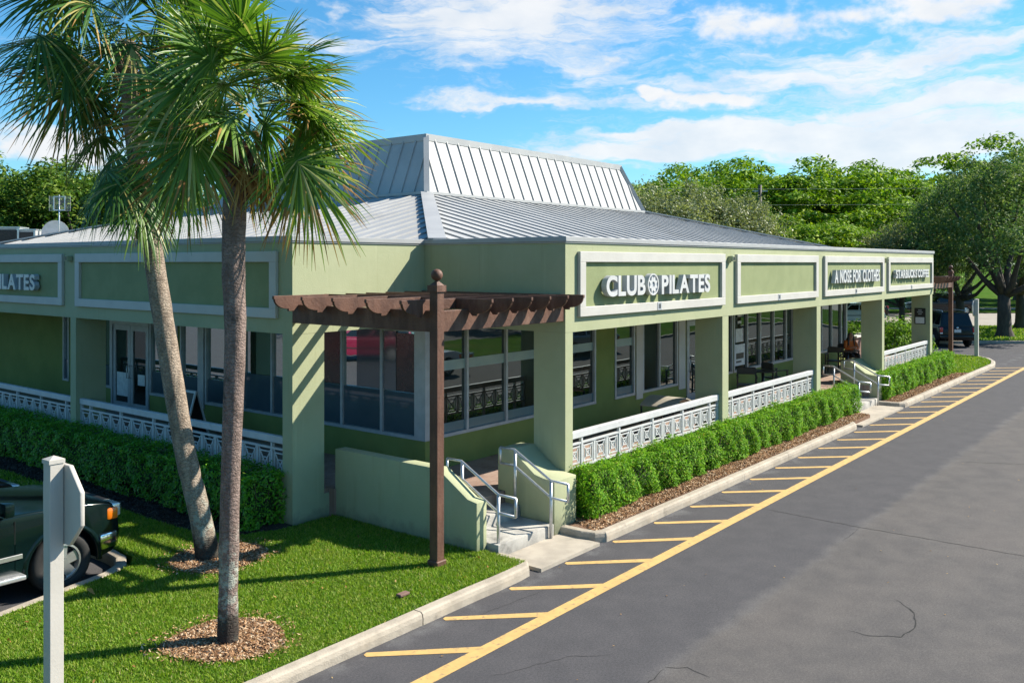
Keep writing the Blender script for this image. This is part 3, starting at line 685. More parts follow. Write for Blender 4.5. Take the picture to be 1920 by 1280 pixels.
def door(axis, c, a0, a1, leaves=1, z0=ZF, z1=2.92, frame='window_frame', poster=True):
    def bx(m, p, q, d0, d1, za, zb, mi=0):
        return m.box(p, q, c+d0, c+d1, za, zb, mi) if axis == 'x' else m.box(c+d0, c+d1, p, q, za, zb, mi)
    m = MB(); bx(m, a0, a0+.06, -.03, .1, z0, z1); bx(m, a1-.06, a1, -.03, .1, z0, z1); bx(m, a0+.06, a1-.06, -.03, .1, z1-.08, z1)
    d = m.build('door', frame, bld)
    n = leaves; w = (a1-a0-.12)/n
    for i in range(n):
        p, q = a0+.06+w*i+.006, a0+.06+w*(i+1)-.006
        m = MB(); s = .12
        bx(m, p, p+s, .0, .05, z0+.01, z1-.09); bx(m, q-s, q, .0, .05, z0+.01, z1-.09); bx(m, p+s, q-s, 0, .05, z0+.01, z0+.27); bx(m, p+s, q-s, 0, .05, z1-.22, z1-.09)
        m.build('door_leaf', frame, d)
        P = MB(); bx(P, p+s, q-s, .028, .034, z0+.27, z1-.22); P.build('pane', 'glass_dark', d)
        if poster:
            F = MB()
            if i == 1 or n == 1: bx(F, p+s+.03, q-s-.03, .020, .024, 1.02, 1.62)
            else: bx(F, p+s+.08, q-s-.2, .020, .024, 1.35, 1.62)
            F.build('notice', 'paper', d)
        hx = q-s*.5 if i == 0 and n == 2 else p+s*.5
        H = MB()
        if axis == 'x': H.tube([(hx, c-.0, 1.5), (hx, c-.06, 1.5), (hx, c-.06, 1.82), (hx, c-.0, 1.82)], .012)
        else: H.tube([(c-.0, hx, 1.5), (c-.06, hx, 1.5), (c-.06, hx, 1.82), (c-.0, hx, 1.82)], .012)
        H.build('handle', 'galvanized', d, smooth=True)
    return d
# front porch wall (parallel to the drive)
FB = [(2.40, 2.585, 'film_band', 'frosted_band', 0, 1), (1.235, 1.42, 'film', 'frosted_film', 0, 1)]
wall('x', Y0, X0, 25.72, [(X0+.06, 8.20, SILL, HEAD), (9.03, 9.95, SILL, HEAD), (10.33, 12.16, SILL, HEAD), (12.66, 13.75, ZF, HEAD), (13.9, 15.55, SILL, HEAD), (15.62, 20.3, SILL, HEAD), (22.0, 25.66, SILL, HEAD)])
window('x', Y0, X0+.06, 8.20, [3.72, 4.92, 6.1, 7.22], films=FB)
window('x', Y0, 9.03, 9.95, [], films=FB)
window('x', Y0, 10.33, 12.16, [11.19])
window('x', Y0, 13.9, 15.55, [14.7])
window('x', Y0, 15.62, 20.3, [16.6, 17.57, 18.63, 19.68], fw=.07)
window('x', Y0, 22.0, 25.66, [23.0, 24.05, 25.1], fw=.07)
door('x', Y0, 12.66, 13.75, 1, poster=False)
MB().box(12.66, 13.75, Y0+.02, Y0+.06, 2.921, 3.199).build('transom', 'glass_dark', bld)
for a, b in ((10.0, 10.31), (12.2, 12.56), (20.33, 20.7)): MB().box(a, b, Y0-.03, Y0-.002, 1.05, 3.23).build('pilaster', 'white_trim', bld)
MB().box(15.75, 16.45, Y0+.012, Y0+.016, 1.35, 1.98).build('window_notice', 'paper', bld)
MB().box(15.83, 16.36, Y0+.007, Y0+.010, 1.55, 1.72).box(15.83, 16.2, Y0+.007, Y0+.010, 1.44, 1.49).build('notice_text', 'sign_black', bld)
MB().box(15.8, 16.3, Y0+.012, Y0+.016, 2.05, 2.45).build('window_notice', 'paper', bld)
MB().box(15.95, 16.2, Y0+.012, Y0+.016, 2.6, 2.68).box(15.95, 16.2, Y0+.012, Y0+.016, 2.8, 2.92).build('window_notice', 'paper', bld)
# left porch wall
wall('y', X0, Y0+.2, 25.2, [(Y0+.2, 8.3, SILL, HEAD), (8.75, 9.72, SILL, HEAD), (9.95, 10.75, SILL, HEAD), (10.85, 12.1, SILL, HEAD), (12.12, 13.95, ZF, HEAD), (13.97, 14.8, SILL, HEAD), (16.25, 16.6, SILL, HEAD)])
FG = [(1.235, 2.0, 'film_grey', 'frosted_film', 0, 1)]
wl = window('y', X0, Y0+.2, 8.3, [3.89, 5.02, 6.1, 7.25], films=FG)
MB().box(X0+.020, X0+.0235, 2.99, 3.52, 2.02, 3.1).build('window_poster', 'poster', wl)
MB().box(X0+.020, X0+.0235, 5.05, 5.6, 2.02, 3.13).build('window_poster', 'poster', wl)
MB().box(X0+.010, X0+.020, 3.52, 3.83, 2.02, 3.13).box(X0+.010, X0+.020, 3.95, 4.60, 2.02, 3.13).build('window_poster', 'film_grey', wl)
for a, b in ((8.75, 9.72), (9.95, 10.75), (10.85, 12.1), (13.97, 14.8), (16.25, 16.6)): window('y', X0, a, b, [], films=[(1.235, 1.75, 'film_grey', 'frosted_film', 0, 1)])
door('y', X0, 12.12, 13.95, 2)
MB().box(X0+.02, X0+.06, 12.12, 13.95, 2.921, 3.199).build('transom', 'glass_dark', bld)
for a, b in ((9.74, 9.93), (8.42, 8.6)): MB().box(X0-.04, X0-.002, a, b, 1.05, 3.23).build('pilaster', 'window_frame', bld)
MB().box(X0-.022, X0+.12, Y0-.022, Y0+.199, SILL, HEAD).build('corner_post', 'window_frame', bld)
MB().box(X0+.15, X0+.28, Y0+.061, Y0+.199, ZF, 3.236).build('corner_backing', 'interior_dark', bld)
MB().box(X0, 3.5, Y0, 3.5, 3.24, 3.30).build('soffit_lid', 'stucco', bld)
# end wall and back of the shops
MB().box(25.52, 25.72, Y0+.2, 25, ZF, 3.236).build('wall', 'stucco_wall', bld)
MB().box(25.60, 25.74, Y0-.03, Y0+.11, SILL, 3.23).build('corner_post', 'window_frame', bld)
MB().sphere((6.25, 1.5, 3.215), .1, sc=(1, 1, .5)).build('ceiling_light', 'letter_white', bld, smooth=True)
# notice plate on the last column (faces the steps)
pl = MB().box(26.705, 26.727, .16, .55, 2.12, 2.72).build('notice_plate', 'sign_black', bld, bevel=.01, seg=1)
MB().box(26.699, 26.704, .20, .51, 2.15, 2.38).build('plate_panel', 'plate_white', pl)
m = MB()
for i, (w_, z_) in enumerate(((.12, 2.64), (.20, 2.57), (.12, 2.50))): m.box(26.701, 26.704, .355-w_/2, .355+w_/2, z_-.015, z_+.015)
m.build('plate_text', 'letter_side', pl)
MB().box(27.031, 27.10, .2, .4, .9, 1.6).build('meter_box', 'stucco', bld)

# ------------------------------------------------------------------ letters
_ch = {}
def glyph(ch):
    if ch not in _ch:
        cu = bpy.data.curves.new('glyph', 'FONT'); cu.body = ch; cu.size = 1.0; cu.extrude = .5; cu.offset = .032; cu.resolution_u = 6
        ob = bpy.data.objects.new('glyph', cu); COL.objects.link(ob)
        dg = bpy.context.evaluated_depsgraph_get(); me = bpy.data.meshes.new_from_object(ob.evaluated_get(dg))
        v = np.array([tuple(q.co) for q in me.vertices]); f = [tuple(p.vertices) for p in me.polygons]; nz = [abs(p.normal.z) for p in me.polygons]
        bpy.data.objects.remove(ob); bpy.data.meshes.remove(me); _ch[ch] = (v, f, nz)
    return _ch[ch]
CAP = None
def word(parent, text, a0, a1, z0, z1, d0, d1, axis, gp=.10, sp=.32):
    """raised letters from a0 to a1; each letter a mesh of its own. axis 'x': reads along +x on the front; 'y': reads along -y on the left front"""
    hv = glyph('H')[0]; cap = hv[:, 1].max()
    sy = (z1-z0)/cap
    xs = []; cur = 0; gap = gp*cap
    for ch in text:
        if ch == ' ': cur += sp*cap; continue
        v = glyph(ch)[0]; w = v[:, 0].max()-v[:, 0].min(); xs.append((ch, cur, v[:, 0].min(), w)); cur += w+gap
    tot = cur-gap; sx = abs(a1-a0)/tot
    for ch, c0, mn_, w in xs:
        v, f, nz = glyph(ch); m = MB()
        t = (v[:, 2]+.5)   # 0 back .. 1 front
        L = (v[:, 0]-mn_+c0)*sx; z = z0+v[:, 1]*sy
        if axis == 'x': V = np.stack([a0+L, -(d0+(d1-d0)*t), z], 1)
        else: V = np.stack([-(d0+(d1-d0)*t), a0-L, z], 1)
        m.v = [tuple(q) for q in V]; m.f = f; m.mi = [0 if q > .9 else 1 for q in nz]
        m.build('letter', ['letter_white', 'letter_side'], parent)
SG = 'raised letter signs on the fascia'
s1 = thing('shop_sign', 'largest white raised lettering with a round flower emblem, over the bay beside the pergola', 'sign', (6.1, -.07, 3.83), group=SG)
word(s1, 'CLUB', 4.11, 5.46, 3.83, 4.18, .04, .15, 'x')
word(s1, 'PILATES', 6.08, 8.15, 3.82, 4.17, .04, .15, 'x')
m = MB(); cx_, cz_ = 5.76, 4.0
def disc_ring(m, cx_, cz_, ro, ri, d0, d1, sx=1.0, n=40, axis='x'):
    vs = []
    for d in (d0, d1):
        for r in (ro, ri):
            for i in range(n):
                a = 2*math.pi*i/n; c, zz = cx_+r*sx*math.cos(a), cz_+r*math.sin(a)
                vs.append((c, -d, zz) if axis == 'x' else (-d, c, zz))
    fs = []
    for i in range(n):
        j = (i+1) % n; fs += [(i, j, 2*n+j, 2*n+i), (n+i, 3*n+i, 3*n+j, n+j), (2*n+i, 2*n+j, 3*n+j, 3*n+i), (i, n+i, n+j, j)]
    m.add(vs, fs)
def emblem(parent, cx_, cz_, axis, sx=1.0):
    m = MB(); n = 32
    vs = []
    for d in (.04, .13):
        for i in range(n):
            a = 2*math.pi*i/n; c, zz = cx_+.205*sx*math.cos(a), cz_+.205*math.sin(a); vs.append((c, -d, zz) if axis == 'x' else (-d, c, zz))
    m.add(vs, [tuple(range(n)), tuple(range(n, 2*n))]+[(i, (i+1) % n, n+(i+1) % n, n+i) for i in range(n)])
    e = m.build('emblem', 'letter_side', parent)
    m = MB(); disc_ring(m, cx_, cz_,   .207, .178, .131, .15, sx, axis=axis); m.build('emblem_rim', 'letter_white', e)
    m = MB()
    for k in range(8):   # eight pointed petals round an open middle
        a = 2*math.pi*k/8+math.pi/8
        pts = [(.055, a-.42), (.11, a-.40), (.165, a), (.11, a+.40), (.055, a+.42)]
        vs = []
        for d in (.131, .148):
            for r, an in pts:
                c, zz = cx_+r*sx*math.cos(an), cz_+r*math.sin(an); vs.append((c, -d, zz) if axis == 'x' else (-d, c, zz))
        m.add(vs, [(0, 1, 2, 3, 4), (5, 6, 7, 8, 9)]+[(i, (i+1) % 5, 5+(i+1) % 5, 5+i) for i in range(5)])
    m.build('emblem_flower', 'letter_white', e)
emblem(s1, 5.76, 4.0, 'x')
s2 = thing('shop_sign', 'narrow white raised lettering in four words, over the third bay of the drive front', 'sign', (17.9, -.07, 3.86), group=SG)
word(s2, 'A NOSE FOR CLOTHES', 15.85, 19.98, 3.86, 4.21, .04, .15, 'x', .11, .5)
s3 = thing('shop_sign', 'smaller white raised lettering in two words, on the farthest framed panel of the drive front', 'sign', (24, -.07, 3.9), group=SG)
word(s3, 'STARBUCKS COFFEE', 21.83, 26.04, 3.91, 4.18, .04, .13, 'x', .06, .32)
s4 = thing('shop_sign', 'shaded white raised lettering on the panel cut off by the left picture edge', 'sign', (-.07, 14, 3.82), group=SG)
word(s4, 'CLUB', 16.25, 14.9, 3.81, 4.15, .04, .15, 'y'); word(s4, 'PILATES', 14.27, 12.15, 3.81, 4.15, .04, .15, 'y'); emblem(s4, 14.58, 3.98, 'y')

# ================================================================== LOW WALLS, STEPS
wa = MB().prism([(-.0, .05), (3.15, .05), (3.15, 1.27), (.78, 1.27), (.18, .9), (0, .87)], .80, 1.03, axis='x').build('low_wall', 'stucco', bevel=.012)
tag(wa, 'long green stucco wall with a sloping end, on the lawn side of the corner steps', 'wall')
wb = MB().prism([(-.22, .05), (.797, .05), (.797, ZF+.002), (.95, ZF+.002), (.95, 1.30), (.66, 1.32), (.18, .97), (-.0, .93), (-.22, .91)], 2.45, 3.068, axis='x').build('low_wall', 'stucco', bevel=.012)
tag(wb, 'short green stucco wall between the corner steps and the first column of the drive front', 'wall')
wc = MB().prism([(-.22, .05), (.797, .05), (.797, ZF+.002), (.95, ZF+.002), (.95, 1.30), (.66, 1.32), (.18, .97), (-.0, .93), (-.22, .91)], 19.62, 20.735, axis='x').build('low_wall', 'stucco', bevel=.012)
tag(wc, 'green stucco wall beside the far steps, next to the fourth column', 'wall')
def steps(x0, x1, label):
    m = MB(); m.prism([(-.22, .0), (.795, .0), (.795, .425), (.46, .425), (.46, .24), (-.22, .24)], x0, x1, axis='x')
    o = m.build('concrete_steps', 'steps_concrete', bevel=.02); tag(o, label, 'steps', 'concrete entry steps'); return o
steps(1.035, 2.445, 'weathered concrete steps at the corner under the near pergola'); steps(17.32, 19.58, 'concrete steps at the far end, between the two hedges')

def handrail(x, y, z, label):
    h = thing('handrail', label, 'handrail', (x, y, z), group='galvanised pipe handrails')
    r = .021
    def P(*pts): return [(x, y+a, z+b) for a, b in pts]
    MB().tube(P((-.33, .90), (0, .91), (.74, 1.31), (1.03, 1.31)), r).build('top_rail', 'galvanized', h, smooth=True)
    MB().tube(P((-.33, .63), (0, .64), (.74, 1.05), (1.03, 1.05)), r).build('lower_rail', 'galvanized', h, smooth=True)
    MB().tube(P((0, -.02), (0, .91)), .026).build('post', 'galvanized', h, smooth=True)
    MB().tube(P((.72, .37), (.72, 1.30)), .026).build('post', 'galvanized', h, smooth=True)
    MB().tube(P((-.33, .905), (-.33, .625)), r).build('end_loop', 'galvanized', h, smooth=True)
    MB().tube(P((1.03, 1.315), (1.03, 1.045)), r).build('end_loop', 'galvanized', h, smooth=True)
    return h
h0 = handrail(1.12, -.15, .05, 'grey pipe handrail nearest the long low wall, left of the corner steps')
def rail_copy(x, y, z, label):
    c = copy_tree(h0); c.location = (x, y, z); c['label'] = label
rail_copy(2.30, -.26, .05, 'grey pipe handrail on the right of the corner steps, beside the near hedge')
rail_copy(17.5, -.28, .05, 'grey pipe handrail left of the far steps, by the long hedge end')
rail_copy(19.35, -.28, .05, 'grey pipe handrail right of the far steps, by the fourth column')

# ------------------------------------------------------------------ lattice railings
def railing(axis, c, a0, a1, label, zb=.88, zt=1.52):
    loc = (a0, c, ZF) if axis == 'x' else (c, a0, ZF)
    r = thing('railing', label, 'railing', loc, group='white lattice railings between the columns')
    def bx(m, p, q, d, za, zb_): return m.box(p, q, c-d, c+d, za, zb_) if axis == 'x' else m.box(c-d, c+d, p, q, za, zb_)
    bx(MB(), a0, a1, .045, zt-.12, zt).build('top_rail', 'white_paint', r, bevel=.008, seg=1)
    bx(MB(), a0, a1, .022, zt-.235, zt-.20).build('middle_rail', 'white_paint', r)
    bx(MB(), a0, a1, .022, zb, zb+.04).build('bottom_rail', 'white_paint', r)
    n = max(1, round((a1-a0)/.405)); w = (a1-a0)/n
    z0, z1 = zb+.04, zt-.235
    for i in range(n+1):
        a = a0+w*i
        if i % 3 == 1 or i in (0, n):
            p = min(max(a, a0+.022), a1-.022); bx(MB(), p-.022, p+.022, .026, ZF, zt-.121).build('post', 'white_paint', r)
    for i in range(n):
        p, q = a0+w*i+.0005, a0+w*(i+1)-.0005; m = MB(); d = .014
        zc = (z0+z1)/2; hh = (z1-z0)/2; mid = (p+q)/2; hw = (q-p)/2
        bx(m, p, p+.026, d, z0, z1); bx(m, q-.026, q, d, z0, z1)      # uprights
        fw, fh = hw-.045-.012, hh*.80; iw, ih = fw*.50, fh*.46
        for (ew, eh, t) in ((fw, fh, .019), (iw, ih, .015)):          # two nested frames
            bx(m, mid-ew, mid-ew+t, d, zc-eh, zc+eh); bx(m, mid+ew-t, mid+ew, d, zc-eh, zc+eh)
            bx(m, mid-ew+t, mid+ew-t, d, zc-eh, zc-eh+t); bx(m, mid-ew+t, mid+ew-t, d, zc+eh-t, zc+eh)
        def stick(A, B, wd):
            if axis == 'x': m.bar((A[0], c, A[1]), (B[0], c, B[1]), .020, wd, up=(0, 1, 0))
            else: m.bar((c, A[0], A[1]), (c, B[0], B[1]), .020, wd, up=(1, 0, 0))
        for sx in (-1, 1):
            for sz in (-1, 1):
                stick((mid+sx*(hw-.036), zc+sz*(hh-.002)), (mid+sx*iw*.96, zc+sz*ih*.96), .012)
            stick((mid-sx*iw*.9, zc-ih*.9), (mid+sx*iw*.9, zc+ih*.9), .011+.001*sx)
        m.build('lattice_panel', 'white_paint', r)
    return r
railing('x', .12, 3.30, 9.05, 'white lattice railing between the first and second columns of the drive front')
railing('x', .12, 9.37, 14.85, 'white lattice railing in front of the pair of black chairs')
railing('x', .12, 20.99, 26.72, 'white lattice railing at the far end, just past the far steps')
railing('y', .12, 3.53, 10.55, 'shaded white lattice railing behind the two palm trunks', zb=.74)
railing('y', .12, 10.81, 18.04, 'shaded white lattice railing at the left picture edge, left of the leaning palm', zb=.74)

# ================================================================== PERGOLAS
def tail_profile(L, rear, zb=3.73, zt=3.885):
    """outline of a pergola board: s = distance outwards past the beam, carved tail"""
    pts = [(-rear, zb), (-rear, zt), (L, zt), (L, zt-.05)]
    for i in range(0, 9):
        a = R_(90*i/8); pts.append((L-.02-.27*(1-math.cos(a)), zt-.055-.16*math.sin(a)))
    pts += [(L-.29, 3.635), (.07, 3.635), (-.02, zb)]
    return pts
def pergola(name_label, ox, oy, mirror=False):
    pg = thing('pergola', name_label, 'pergola', (ox, oy, .15))
    s = -1 if mirror else 1
    X = lambda v: ox+s*v
    def bx(m, x0, x1, y0, y1, z0, z1):
        a, b = X(x0), X(x1); return m.box(min(a, b), max(a, b), oy+y0, oy+y1, z0, z1)
    w = .075; cx_, cy_ = .03, .08
    post = bx(MB(), cx_-w, cx_+w, cy_-w, cy_+w, .1, 4.02).build('post', 'wood_brown', pg, bevel=.008, seg=1)
    bx(MB(), cx_-w-.025, cx_+w+.025, cy_-w-.025, cy_+w+.025, .12, .23).build('post_base', 'wood_brown', post, bevel=.012, seg=1)
    m = MB(); bx(m, cx_-w-.02, cx_+w+.02, cy_-w-.02, cy_+w+.02, 4.0, 4.09)
    m.add([(X(cx_-w), oy+cy_-w, 4.09), (X(cx_+w), oy+cy_-w, 4.09), (X(cx_+w), oy+cy_+w, 4.09), (X(cx_-w), oy+cy_+w, 4.09), (X(cx_), oy+cy_, 4.17)], [(0, 1, 4), (1, 2, 4), (2, 3, 4), (3, 0, 4)])
    m.build('post_cap', 'wood_brown', post)
    MB().sphere((X(cx_), oy+cy_, 4.235), .085).build('finial', 'wood_brown', post, smooth=True)
    bx(MB(), .106, 3.06, .02, .11, 3.43, 3.73).build('beam', 'wood_brown', pg, bevel=.006, seg=1)
    bx(MB(), -.01, .08, .156, 3.255, 3.43, 3.73).build('beam', 'wood_brown', pg, bevel=.006, seg=1)
    t = .024
    for xb in (.66, 1.13, 1.60, 2.07, 2.55, 3.0):
        m = MB(); pr = [(oy+.02-a, z) for a, z in tail_profile(.44, 3.22)]
        a, b = X(xb-t), X(xb+t); m.prism(pr, min(a, b), max(a, b), axis='x'); m.build('rafter', 'wood_brown', pg, bevel=.004, seg=1)
    for yb in (3.13, 2.43, 1.72, 1.0, .29):
        m = MB(); pr = [(X(-.01-a), z) for a, z in tail_profile(.47, .645)]
        m.prism(pr, oy+yb-t, oy+yb+t, axis='y'); m.build('rafter', 'wood_brown', pg, bevel=.004, seg=1)
    return pg
pergola('dark brown timber pergola with carved rafter tails on one post, at the near building corner', 0, 0)
pergola('brown timber pergola at the far end of the building, its post in the small lawn', 30.32, 0.0, True)

# ================================================================== PLANTS
def frond(rg, base, dirv, pet, L, spread, nseg, droop, twist=0.0, mat='leaf_palm', parent=None, name='frond', wseg=.034, hang=0.0, tips=0.0):
    """a fan palm leaf: stalk, then folded strips radiating from its end, their tips drooping"""
    base = np.array(base, float); d = np.array(dirv, float); d /= np.linalg.norm(d)
    up = np.array([0, 0, 1.]); side = np.cross(d, up); ns = np.linalg.norm(side)
    side = side/ns if ns > .05 else np.array([1., 0, 0]); nrm = np.cross(side, d)
    c, s_ = math.cos(twist), math.sin(twist); side, nrm = side*c+nrm*s_, nrm*c-side*s_
    quads = []; tipf = []
    # stalk, bending down a little
    P = []
    for i in range(5):
        t = i/4; P.append(base+d*pet*t-up*(hang*.5+.10)*pet*t*t)
    hub = P[-1]; dd = P[-1]-P[-2]; dd /= np.linalg.norm(dd)
    for i in range(4):
        w0 = .016-.002*i; a, b = P[i], P[i+1]
        quads += [a-side*w0, a+side*w0, b+side*w0*.85, b-side*w0*.85]; quads += [a-nrm*w0*.6, a+nrm*w0*.6, b+nrm*w0*.5, b-nrm*w0*.5]
    nrm2 = np.cross(side, dd)
    for q in range(nseg):
        t = (q+.5)/nseg*2-1; an = t*spread
        ln = L*(1.0-.32*abs(t)**2.2)*(.90+.18*rg.random())
        # costa: blade base arches along the axis
        h0 = hub+dd*L*.16*(1-abs(t))
        v = dd*math.cos(an)+side*math.sin(an)+nrm2*(-.05-.18*abs(math.sin(an))+rg.normal()*.09)+side*rg.normal()*.05
        v /= np.linalg.norm(v); per = np.cross(v, nrm2); per /= np.linalg.norm(per)+1e-9
        K = 5; pts = []; ws = []
        dr = droop*(.7+.7*rg.random()); bend = rg.normal()*.06
        for i in range(K+1):
            u = i/K; pts.append(h0+v*ln*u-up*dr*ln*(u**2.6)+per*bend*ln*u*u)
            ws.append(.50*wseg*(.35+1.5*u if u < .35 else (.875 if u < .5 else .875*(1-(u-.5)/.5)**.8))+.0012)
        fold = nrm2*.35; dry = rg.random() if rg.random() < tips else 0
        for i in range(K):
            a, b = pts[i], pts[i+1]; wa, wb = ws[i], ws[i+1]
            if i >= K-2+int(dry > .6) and dry > 0: tipf += [len(quads)//4, len(quads)//4+1]
            quads += [a-per*wa, a+fold*wa, b+fold*wb, b-per*wb]; quads += [a+fold*wa, a+per*wa, b+per*wb, b+fold*wb]
    V = np.array(quads)
    if parent is not None: V = V-np.array(parent.location)
    # weld nothing: shade by strip -> give every strip one island by merging its verts
    me = bpy.data.meshes.new(name); n = len(V)//4
    bmv, inv = np.unique(np.round(V, 5), axis=0, return_inverse=True); inv = inv.reshape(-1)
    me.vertices.add(len(bmv)); me.vertices.foreach_set('co', bmv.astype(np.float32).ravel())
    me.loops.add(n*4); me.loops.foreach_set('vertex_index', inv.astype(np.int32))
    me.polygons.add(n); me.polygons.foreach_set('loop_start', np.arange(0, n*4, 4, dtype=np.int32)); me.polygons.foreach_set('loop_total', np.full(n, 4, dtype=np.int32))
    me.update(calc_edges=True); me.materials.append(MATS[mat]); me.materials.append(MATS['leaf_palm_dead'])
    for fi in tipf: me.polygons[fi].material_index = 1
    o = bpy.data.objects.new(name, me); link(o, parent); return o
def palm(label, path, radii, bark, crown, L, pet, n, seed, mat, dead=5, low=-50, high=80, skirt=0):
    r = np.random.default_rng(seed)
    p = thing('palm_tree', label, 'palm tree', path[0], group='fan palms on the lawn')
    # smooth trunk
    P = np.array(path); m = MB(); pts = []; rr = []
    ts = np.linspace(0, len(P)-1, 46)
    for t in ts:
        i = min(int(t), len(P)-2); f = t-i
        p0 = P[max(i-1, 0)]; p1 = P[i]; p2 = P[i+1]; p3 = P[min(i+2, len(P)-1)]
        q = .5*((2*p1)+(-p0+p2)*f+(2*p0-5*p1+4*p2-p3)*f*f+(-p0+3*p1-3*p2+p3)*f**3); pts.append(q)
        rr.append((radii[i]*(1-f)+radii[i+1]*f)*(1+r.normal()*.022))
    m.tube(pts, rr, 18); tr = m.build('trunk', bark, p, smooth=True)
    c = np.array(crown)
    # old leaf bases just under the crown
    b = MB()
    for i in range(34):
        a = i*2.4; z = -.60+.45*i/34; top = P[-1]; rad = radii[-1]
        o = Vector((math.cos(a), math.sin(a), 0)); A = Vector(top)+o*rad*.85+Vector((0, 0, z)); Bp = A+o*.10+Vector((0, 0, .12+.08*r.random()))
        b.bar(A, Bp, .075, .022, up=o)
    b.build('leaf_bases', 'wood_brown' if skirt == 0 else 'palm_bark_pale', p)
    ga = math.pi*(3-math.sqrt(5))
    for i in range(n):
        u = (i+.5)/n; el = math.asin(math.sin(R_(low))+(math.sin(R_(high))-math.sin(R_(low)))*u)+r.normal()*.08
        az = i*ga+r.normal()*.18
        d = (math.cos(el)*math.cos(az), math.cos(el)*math.sin(az), math.sin(el))
        k = .85+.3*r.random(); o = c+np.array([d[0]*.10, d[1]*.10, (el)*.16])
        frond(r, o, d, pet*k, L*k, R_(138), 54, .05+.10*(1-u)+.18*r.random(), twist=r.normal()*1.1, mat=mat, parent=p, hang=.25*(1-u), tips=.12+.5*max(0, 1-u*1.8))
    for i in range(dead):
        az = r.random()*6.283; el = R_(-62-18*r.random()); d = (math.cos(el)*math.cos(az), math.cos(el)*math.sin(az), math.sin(el))
        o = c+np.array([d[0]*.2, d[1]*.2, -.25]); frond(r, o, d, pet*.55, L*.62, R_(50), 16, .25, twist=r.normal()*.6, mat='leaf_palm_dead', parent=p, name='dead_frond', wseg=.022, hang=.4)
    return p
def up_at(u, v, d):
    x, y = at(u, d); return (x, y, CAM[2]-(v-493.5)*d/1689)
B1 = (-3.32, .14, .14)
d1 = 10.15
palm('straight grey-brown fan palm nearest the camera, full crown over the roof, in a mulch ring', [B1, up_at(428, 1100, d1), up_at(432, 900, d1), up_at(441, 640, d1), up_at(438, 520, d1), up_at(439, 420, d1), up_at(444, 330, d1), up_at(452, 265, d1)],
     [.122, .107, .107, .116, .126, .130, .132, .115], 'palm_bark_grey', up_at(470, 205, d1), .74, .62, 36, 3, 'leaf_palm', dead=8, low=-38, high=82)
d2 = 13.0
palm('pale-trunked leaning fan palm with a dark crown, beside the left hedge', [(-1.80, 2.86, .14), up_at(374, 960, d2), up_at(348, 850, d2), up_at(322, 700, d2), up_at(300, 560, d2), up_at(279, 425, d2), up_at(258, 300, d2), up_at(245, 180, d2), up_at(238, 80, d2)],
     [.17, .15, .145, .145, .145, .14, .135, .13, .12], 'palm_bark_pale', up_at(236, 40, d2), 1.0, .85, 32, 11, 'leaf_palm_dark', dead=3, low=-45, high=85, skirt=1)
# a third, lower tuft of leaves hanging beside the leaning trunk belongs to the same crown: it is built from its longest old leaves
pt = [o for o in bpy.data.objects if o.name.startswith('palm_tree')][-1]
r_ = np.random.default_rng(21)
for (u0, v0, u1, v1, ln) in ((255, 225, 215, 275, .9), (258, 240, 240, 300, .85), (262, 250, 300, 290, .9), (268, 330, 240, 360, .55), (270, 345, 290, 385, .55), (250, 215, 190, 240, .8), (262, 230, 330, 252, .8),
    (262, 300, 225, 318, .8), (266, 310, 315, 330, .75), (252, 180, 200, 200, .8), (256, 190, 310, 215, .8), (268, 320, 262, 360, .7), (258, 255, 205, 300, .85), (264, 270, 285, 330, .8), (248, 150, 180, 170, .85), (250, 160, 300, 190, .8)):
    a = np.array(up_at(u0, v0, d2-.05)); b = np.array(up_at(u1, v1, d2-.25+r_.normal()*.3)); frond(r_, a, b-a, np.linalg.norm(b-a), ln*.85, R_(105), 40, .5, twist=r_.normal()*.4, mat='leaf_palm_dark', parent=pt, hang=.2)
for i in range(4):
    a = np.array(up_at(272, 392, d2)); az = r_.random()*6.28; frond(r_, a, (math.cos(az)*.4, math.sin(az)*.4, -1), .12, .42, R_(40), 14, .1, mat='leaf_palm_dead', parent=pt, name='dead_frond', wseg=.02)

# mulch rings
def blob(cx, cy, r, z0, z1, name, mat, seed, sq=1.0):
    r_ = np.random.default_rng(seed); n = 40; ph = r_.random(4)*6.28
    pts = []
    for i in range(n):
        a = 2*math.pi*i/n; k = r*(1+.06*math.sin(2*a+ph[0])+.05*math.sin(3*a+ph[1])+.03*math.sin(5*a+ph[2])); pts.append((cx+k*math.cos(a), cy+k*math.sin(a)*sq))
    m = MB(); vs = [(*p, z0) for p in pts]+[(*(cx+(p[0]-cx)*.9, cy+(p[1]-cy)*.9), z1) for p in pts]+[(cx, cy, z1+.004)]
    fs = [(i, (i+1) % n, n+(i+1) % n, n+i) for i in range(n)]+[(n+i, n+(i+1) % n, 2*n) for i in range(n)]
    o = m.add(vs, fs).build(name, mat, smooth=True); tag(o, kind='structure'); return pts
RING1 = blob(-3.31, .18, .63, .14, .160, 'mulch_ring', 'mulch', 1); RING2 = blob(-1.72, 2.74, .66, .14, .160, 'mulch_ring', 'mulch', 2)

